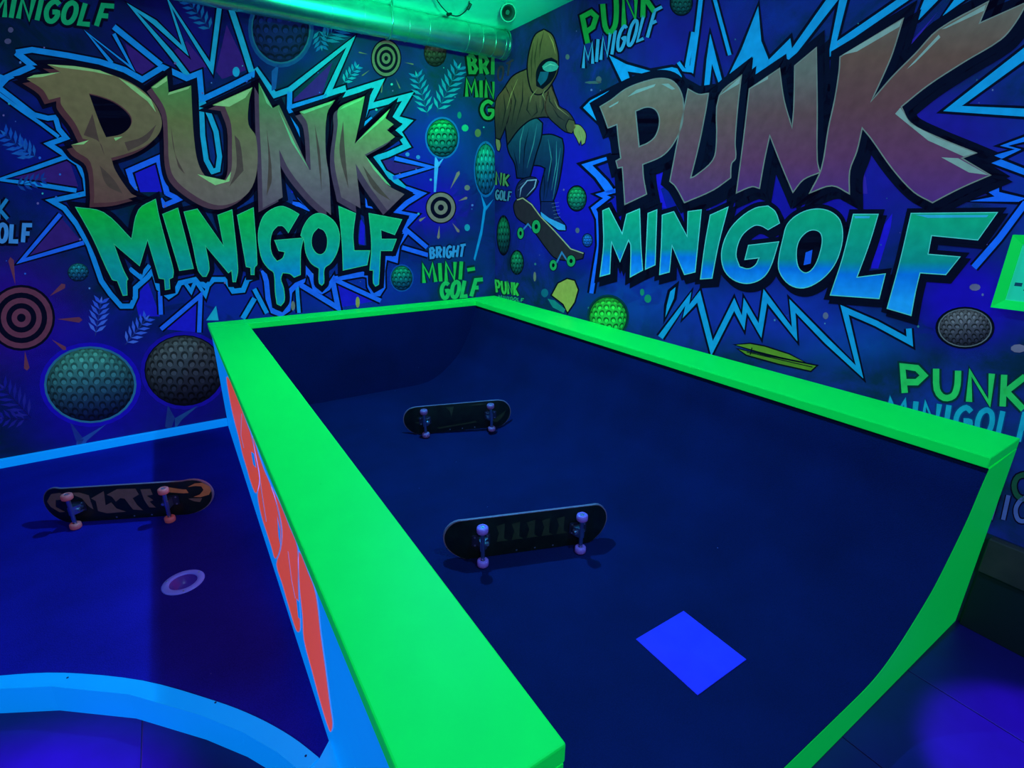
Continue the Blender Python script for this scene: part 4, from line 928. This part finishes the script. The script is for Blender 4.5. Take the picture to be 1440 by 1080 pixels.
# ------------------------------------------------------------------ skateboards standing on their edge
def make_board(label, wheel_mat, graphic, loc, ang, length=0.80, wb=0.445, width=0.20, nose_orange=False, tilt=0.0):
    """local frame: x along the deck, y across it, z from underside (-) to grip (+); then stood on its side"""
    root = setp(empty('skateboard', loc), label, 'skateboard', 'skateboards set on their edge as obstacles')
    root.rotation_euler = (Matrix.Rotation(ang + math.pi, 3, 'Z') @ Matrix.Rotation(tilt, 3, 'Y') @ Matrix.Rotation(math.radians(90), 3, 'X')).to_euler()
    hw = width / 2; zo = hw                                     # shift so that the lower edge is at the root's height
    ns, nr = 36, 10; hl_ = length / 2
    def zdeck(x, y):
        k = abs(x) - wb / 2 - 0.055; kick = 0.0
        if k > 0: kick = 0.36 * k * min(1, k / 0.04)
        return kick + 0.006 * (y / hw) ** 2
    def halfw(x):
        a = hl_ - abs(x); r = 0.105
        return hw if a >= r else hw * math.sqrt(max(0.0, 1 - ((r - a) / r) ** 2))
    xs = [-hl_ * math.cos(math.pi * i / ns) for i in range(ns + 1)]; th = 0.011
    def grid(zoff):
        return [[(x, halfw(x) * (2 * j / nr - 1), zdeck(x, halfw(x) * (2 * j / nr - 1)) + zoff) for j in range(nr + 1)] for x in xs]
    def surf(name, G, mt, off=0):
        bm = bmesh.new(); vv = [[bm.verts.new((p[0], p[1] + zo, p[2])) for p in r] for r in G]
        for i in range(ns):
            for j in range(nr):
                f = (vv[i][j], vv[i + 1][j], vv[i + 1][j + 1], vv[i][j + 1])
                bm.faces.new(f)
        bmesh.ops.remove_doubles(bm, verts=bm.verts, dist=1e-6)
        return bm, vv
    # deck body: closed slab
    bm = bmesh.new(); Gb = grid(-th); Gt = grid(0)
    vb = [[bm.verts.new((p[0], p[1] + zo, p[2])) for p in r] for r in Gb]; vt = [[bm.verts.new((p[0], p[1] + zo, p[2])) for p in r] for r in Gt]
    for i in range(ns):
        for j in range(nr):
            bm.faces.new((vb[i][j], vb[i][j + 1], vb[i + 1][j + 1], vb[i + 1][j])); bm.faces.new((vt[i][j], vt[i + 1][j], vt[i + 1][j + 1], vt[i][j + 1]))
        for j in (0, nr): bm.faces.new((vb[i][j], vb[i + 1][j], vt[i + 1][j], vt[i][j]))
    bmesh.ops.remove_doubles(bm, verts=bm.verts, dist=1e-5)
    deck = bm_obj('deck', bm, M['deck_edge'], root, smooth=True); deck.data.set_sharp_from_angle(angle=math.radians(40))
    # painted underside and grip tape, thin skins following the deck
    def skin(name, zoff, mt, k):
        bm = bmesh.new(); G = grid(zoff); vv = [[bm.verts.new((p[0] * k, p[1] * k + zo, zdeck(p[0] * k, p[1] * k) + zoff)) for p in r] for r in G]
        for i in range(ns):
            for j in range(nr): bm.faces.new((vv[i][j], vv[i + 1][j], vv[i + 1][j + 1], vv[i][j + 1]))
        bmesh.ops.remove_doubles(bm, verts=bm.verts, dist=1e-5); return bm_obj(name, bm, mt, deck, smooth=True)
    skin('underside_paint', -th - 0.0018, M['deck_black'], 0.985); skin('grip_tape', 0.0008, M['grip'], 0.99)
    # graphic pieces: polygons in (u along deck 0..1, v from upper edge 0..1)
    for pts, mt in graphic:
        pts = [(hl_ - u * length, hw * (1 - 2 * v)) for u, v in pts]
        pts = [(x, max(-halfw(x) * .96, min(halfw(x) * .96, y))) for x, y in pts]
        bm = bmesh.new(); vv = [bm.verts.new((x, y, 0)) for x, y in pts]
        for t in tessellate_polygon([[Vector((x, y, 0)) for x, y in pts]]):
            if len(set(t)) == 3:
                try: bm.faces.new([vv[i] for i in t])
                except ValueError: pass
        for xx in [(-hl_ + length * i / 40) for i in range(1, 40)]:
            bmesh.ops.bisect_plane(bm, geom=list(bm.verts) + list(bm.edges) + list(bm.faces), plane_co=(xx, 0, 0), plane_no=(1, 0, 0))
        for v in bm.verts: v.co.z = zdeck(v.co.x, v.co.y) - th - 0.0028; v.co.y += zo
        bm_obj('graphic', bm, mt, deck)
    for sx in (-1, 1):
        x = sx * wb / 2
        bm = bmesh.new(); add_box(bm, x - 0.04, x + 0.04, zo - 0.028, zo + 0.028, -th - 0.012, -th - 0.001); bmesh.ops.bevel(bm, geom=list(bm.edges), offset=0.004, segments=2, affect='EDGES')
        add_cyl(bm, (x - sx * 0.022, zo, -th - 0.020), 'z', 0.013, 0.02, 14)
        tr = bm_obj('truck', bm, M['truck_dark'], root)
        bm = bmesh.new()      # hanger: triangular body with a wide axle casting
        bodyp = [(x + 0.012, -th - 0.014), (x - sx * 0.03, -th - 0.022), (x - sx * 0.022, -th - 0.038), (x - 0.002, -th - 0.062), (x + 0.012, -th - 0.058)]
        if sx < 0: bodyp = [(x - 0.012, -th - 0.014), (x + 0.03, -th - 0.022), (x + 0.022, -th - 0.038), (x + 0.002, -th - 0.062), (x - 0.012, -th - 0.058)]
        prism(bm, bodyp, 'y', zo - 0.022, zo + 0.022); add_cyl(bm, (x, zo, -th - 0.053), 'y', 0.0095, 0.125, 14)
        bm_obj('hanger', bm, M['truck'], tr)
        bm = bmesh.new(); add_cyl(bm, (x, zo, -th - 0.053), 'y', 0.004, 2 * hw - 0.003, 10); bm_obj('axle', bm, M['screw'], tr)
        bm = bmesh.new(); add_cyl(bm, (x - sx * 0.022, zo, -th - 0.036), 'z', 0.008, 0.024, 6); bm_obj('kingpin_nut', bm, M['screw'], tr)
        for bx in (-0.028, 0.028):
            for by in (-0.02, 0.02):
                bm = bmesh.new(); add_cyl(bm, (x + bx, zo + by, -th - 0.013), 'z', 0.0045, 0.005, 6); bm_obj('bolt', bm, M['screw'], tr)
        for sy in (-1, 1):
            bm = bmesh.new(); wr, ww = 0.0255, 0.031; yc = zo + sy * (hw - ww / 2 - 0.0015)
            rg = add_lathe(bm, [(0.006, -ww * .42), (0.011, -ww * .42), (0.013, -ww * .5), (wr - .006, -ww * .5), (wr - .001, -ww * .36), (wr, 0), (wr - .001, ww * .36), (wr - .006, ww * .5), (0.013, ww * .5), (0.011, ww * .42), (0.006, ww * .42)], 24, (x, yc, -th - 0.053), 'y'); lathe_faces(bm, rg, True)
            wh = bm_obj('wheel', bm, wheel_mat, root, smooth=True); wh.data.set_sharp_from_angle(angle=math.radians(50))
            bm = bmesh.new(); add_cyl(bm, (x, yc, -th - 0.053), 'y', 0.0095, ww * .9, 14); bm_obj('bearing', bm, M['screw'], wh)
    for i in range(3):
        u = 0.06 - 0.085 * i
        bm = bmesh.new(); add_cyl(bm, (u, zo - hw + 0.016, zdeck(u, -hw) - th - 0.003), 'z', 0.0042, 0.003, 10); bm_obj('screw_head', bm, M['screw'], root)
    return root

def uv5(*pts):     # left board's print traced on an enlargement: to (u, v) on the deck
    out = []
    for x, y in pts:
        u = (x - 70) / 1290; ytop = 186 - 0.078 * (x - 70); out.append((u, (y - ytop) / 275))
    return out
BR, ORG = M['deck_brown'], M['deck_orange']
gl = [(uv5((110, 300), (170, 230), (260, 200), (330, 230), (270, 250), (200, 270), (180, 330), (260, 350), (200, 370), (130, 340)), BR),
      (uv5((320, 200), (400, 195), (465, 215), (470, 330), (440, 300), (410, 240)), BR),
      (uv5((475, 240), (580, 182), (568, 295), (615, 270), (640, 320), (705, 348), (560, 362), (500, 342), (505, 260)), BR),
      (uv5((595, 210), (680, 165), (815, 160), (832, 205), (780, 235), (800, 290), (832, 335), (760, 330), (720, 240), (690, 235), (650, 265), (630, 225)), BR),
      (uv5((850, 165), (925, 160), (935, 205), (890, 215), (930, 250), (900, 262), (935, 312), (885, 310), (862, 250)), BR),
      (uv5((1060, 145), (1190, 165), (1200, 195), (1050, 185)), ORG),
      (uv5((1200, 150), (1250, 130), (1300, 132), (1345, 165), (1350, 205), (1330, 235), (1270, 245), (1225, 235), (1270, 222), (1300, 190), (1290, 160), (1250, 150)), ORG),
      (uv5((1190, 240), (1280, 255), (1260, 285), (1220, 270)), BR)]
OLV = M['deck_olive']
g2 = [([(.40, .10), (.47, .09), (.455, .30), (.44, .45), (.43, .25)], OLV), ([(.13, .38), (.24, .40), (.25, .44), (.14, .43)], OLV), ([(.3, .80), (.62, .70), (.66, .66), (.67, .74), (.32, .86)], OLV),
      ([(.80, .75), (.88, .55), (.95, .42), (.93, .6), (.86, .8)], OLV), ([(.10, .55), (.16, .52), (.15, .60)], OLV), ([(.60, .10), (.70, .06), (.78, .10), (.68, .13)], OLV)]
g3 = [([(.30 + .09 * i, .22), (.35 + .09 * i, .18), (.345 + .09 * i, .55), (.37 + .09 * i, .62), (.30 + .09 * i, .62), (.315 + .09 * i, .4)], OLV) for i in range(5)]
RD = math.radians
make_board('near black skateboard on the ramp with violet wheels and black underside', M['wheel_violet'], g3, (-1.640 * S, -3.065 * S, ZF + 0.001), RD(-20.2), length=0.765)
make_board('far black skateboard deep in the ramp with scratched olive print underneath', M['wheel_pink'], g2, (-1.243 * S, -1.478 * S, ZF + 0.0135), RD(-24.6), length=0.74, tilt=RD(2.5))
make_board('skateboard on the left lane with orange wheels and brown graffiti underside', M['wheel_orange'], gl, (-3.485 * S, -1.335 * S, ZL + 0.001), RD(-24.6), length=0.82)

# ------------------------------------------------------------------ tee sheet on the ramp
sh = box('tee_sheet', (-0.129, 0.129, -0.135, 0.135, 0.0, 0.003), M['sheet'], bevel=0.0008, seg=1)
sh.location = (-1.447 * S, -3.976 * S, ZF + 0.0005)
setp(sh, 'square glossy blue sheet lying flat on the ramp carpet', 'sheet')

# ------------------------------------------------------------------ framed notice on the right wall
FR = setp(empty('framed_notice', (-0.008, -4.24 * S, 1.543 * S)), 'small notice in a glowing green frame on the right wall', 'picture frame')
fw, fh, ft, fd = 0.42 * S, 0.304 * S, 0.030, 0.022
def fbar(pts): 
    bm = bmesh.new(); x0, x1 = 0.0, -fd
    a = [bm.verts.new((x0, p[0], p[1])) for p in pts]; 
    ins = [(pts[0], 0), (pts[1], 0), (pts[2], 1), (pts[3], 1)]
    b = [bm.verts.new((x1 if not f else x1 * 0.55, p[0], p[1])) for p, f in ins]
    bm.faces.new(a); bm.faces.new(b)
    for i in range(4): bm.faces.new((a[i], a[(i + 1) % 4], b[(i + 1) % 4], b[i]))
    return bm
for pts in (((0, 0), (-fw, 0), (-fw + ft, ft), (-ft, ft)), ((0, fh), (-fw, fh), (-fw + ft, fh - ft), (-ft, fh - ft)), ((0, 0), (0, fh), (-ft, fh - ft), (-ft, ft)), ((-fw, 0), (-fw, fh), (-fw + ft, fh - ft), (-fw + ft, ft))):
    bm_obj('frame_bar', fbar(pts), M['neon_green'], FR)
pp = box('notice_paper', (-0.006, -0.001, -fw + ft - .004, -ft + .004, ft - .004, fh - ft + .004), M['frame_paper'], FR)
for y0, y1, z0, z1 in ((-.052, -.10, .185, .196), (-.042, -.062, .082, .094), (-.07, -.12, .068, .073), (-.07, -.2, .15, .155), (-.07, -.2, .125, .13), (-.08, -.24, .10, .105), (-.12, -.25, .185, .196)):
    box('print_mark', (-0.0068, -0.006, y1, y0, z0, z1), M['frame_ink'], FR)

# ------------------------------------------------------------------ spiral duct under the ceiling
DY, DZ, DR = -0.275 * S, 3.360 * S, 0.114 * S
DUCT = setp(empty('ventilation_duct', (-2.0 * S, DY, DZ)), 'round galvanised ventilation duct running under the ceiling along the left wall', 'duct')
def duct_piece(name, x0, x1, r, mt, n=40, parent=DUCT):
    bm = bmesh.new(); rg = add_lathe(bm, [(r, x0), (r, x1), (r - 0.004, x1), (r - 0.004, x0)], n, (0, 0, 0), 'x'); lathe_faces(bm, rg, True)
    o = bm_obj(name, bm, mt, parent, smooth=True); o.data.set_sharp_from_angle(angle=math.radians(35)); return o
x_end = 1.95 * S
duct_piece('pipe', -4.2 * S, x_end, DR, M['duct'])
for sx in (0.05, 0.16, 0.29, 0.43, 0.80, 0.98, 1.35, 1.6, 1.9, 2.25, 2.6, 3.0):
    duct_piece('seam_ring', x_end - sx * S - 0.0025, x_end - sx * S + 0.0025, DR + 0.0028, M['duct'])
duct_piece('end_collar', x_end - 0.012, x_end, DR + 0.007, M['duct'])
bm = bmesh.new()
sxp = x_end - 1.13 * S
arc = [(sxp, (DR + 0.004) * math.cos(a), (DR + 0.004) * math.sin(a)) for a in [math.pi * (1.0 + k / 20) for k in range(21)]]
arc = [(sxp, -(DR + 0.004), 3.48 * S - DZ - 0.002)] + arc + [(sxp, DR + 0.004, 3.48 * S - DZ - 0.002)]
add_tube(bm, arc, 0.006, 8); bm_obj('hanger_strap', bm, M['duct'], DUCT, smooth=True)

# ------------------------------------------------------------------ ceiling fittings
DLC = CAM + ray(715, 18) * ((3.405 * S - CAM.z) / ray(715, 18).z)
dl = setp(empty('spotlight', tuple(DLC)), 'small black can spotlight with pale ring hanging at the ceiling corner', 'spotlight')
dl.rotation_euler = Vector((-0.34, -0.86, -0.36)).to_track_quat('Z', 'Y').to_euler()
bm = bmesh.new(); rg = add_lathe(bm, [(0.046, 0.0), (0.053, 0.002), (0.056, -0.008), (0.053, -0.02), (0.046, -0.02)], 32); lathe_faces(bm, rg, True); bm_obj('trim_ring', bm, M['ring'], dl, smooth=True)
bm = bmesh.new(); rg = add_lathe(bm, [(0.003, -0.045), (0.030, -0.04), (0.0455, -0.004), (0.0455, -0.075), (0.003, -0.078)], 28); lathe_faces(bm, rg, True); bm_obj('can', bm, M['black'], dl, smooth=True)
bm = bmesh.new()
add_cyl(bm, (0, 0, -0.036), 'z', 0.014, 0.012, 16); bm_obj('lens', bm, M['cable'], dl)
br = Vector((0, 0, ZC)) - Vector((0, 0, DLC.z)); inv = dl.rotation_euler.to_matrix().inverted()
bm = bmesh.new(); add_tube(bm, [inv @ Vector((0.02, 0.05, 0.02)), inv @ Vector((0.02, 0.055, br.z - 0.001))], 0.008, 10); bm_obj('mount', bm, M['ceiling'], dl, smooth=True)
def onz(u, v, z): d = ray(u, v); return CAM + d * ((z - CAM.z) / d.z)
w0, w1, w2 = onz(660, 9, ZC - 0.03), onz(632, 20, ZC - 0.05), onz(606, -14, ZC - 0.012)
wire = setp(empty('cable', (w0.x, w0.y, ZC)), 'thin black cable with two plugs hanging from the ceiling beside the duct', 'cable')
def cwire(a, b, sag):
    bm = bmesh.new(); pts = [a.lerp(b, k / 10) + Vector((0, 0, -sag * math.sin(math.pi * k / 10))) - Vector((w0.x, w0.y, ZC)) for k in range(11)]
    add_tube(bm, pts, 0.0035, 8); bm_obj('wire', bm, M['cable'], wire, smooth=True)
cwire(w0, w1, 0.03); cwire(w1, w2, 0.015)
for p, dr in ((w0, Vector((.5, -.3, .8))), (w1, Vector((.7, .3, .3)))):
    bm = bmesh.new(); c_ = p - Vector((w0.x, w0.y, ZC)); add_cyl(bm, c_, dr.normalized(), 0.011, 0.04, 12, 0.008); bm_obj('plug', bm, M['cable'], wire)
bm = bmesh.new(); add_cyl(bm, (w0 - Vector((w0.x, w0.y, ZC))) + Vector((0, 0, 0.02)), 'z', 0.004, 0.03, 8); bm_obj('ceiling_hook', bm, M['cable'], wire)
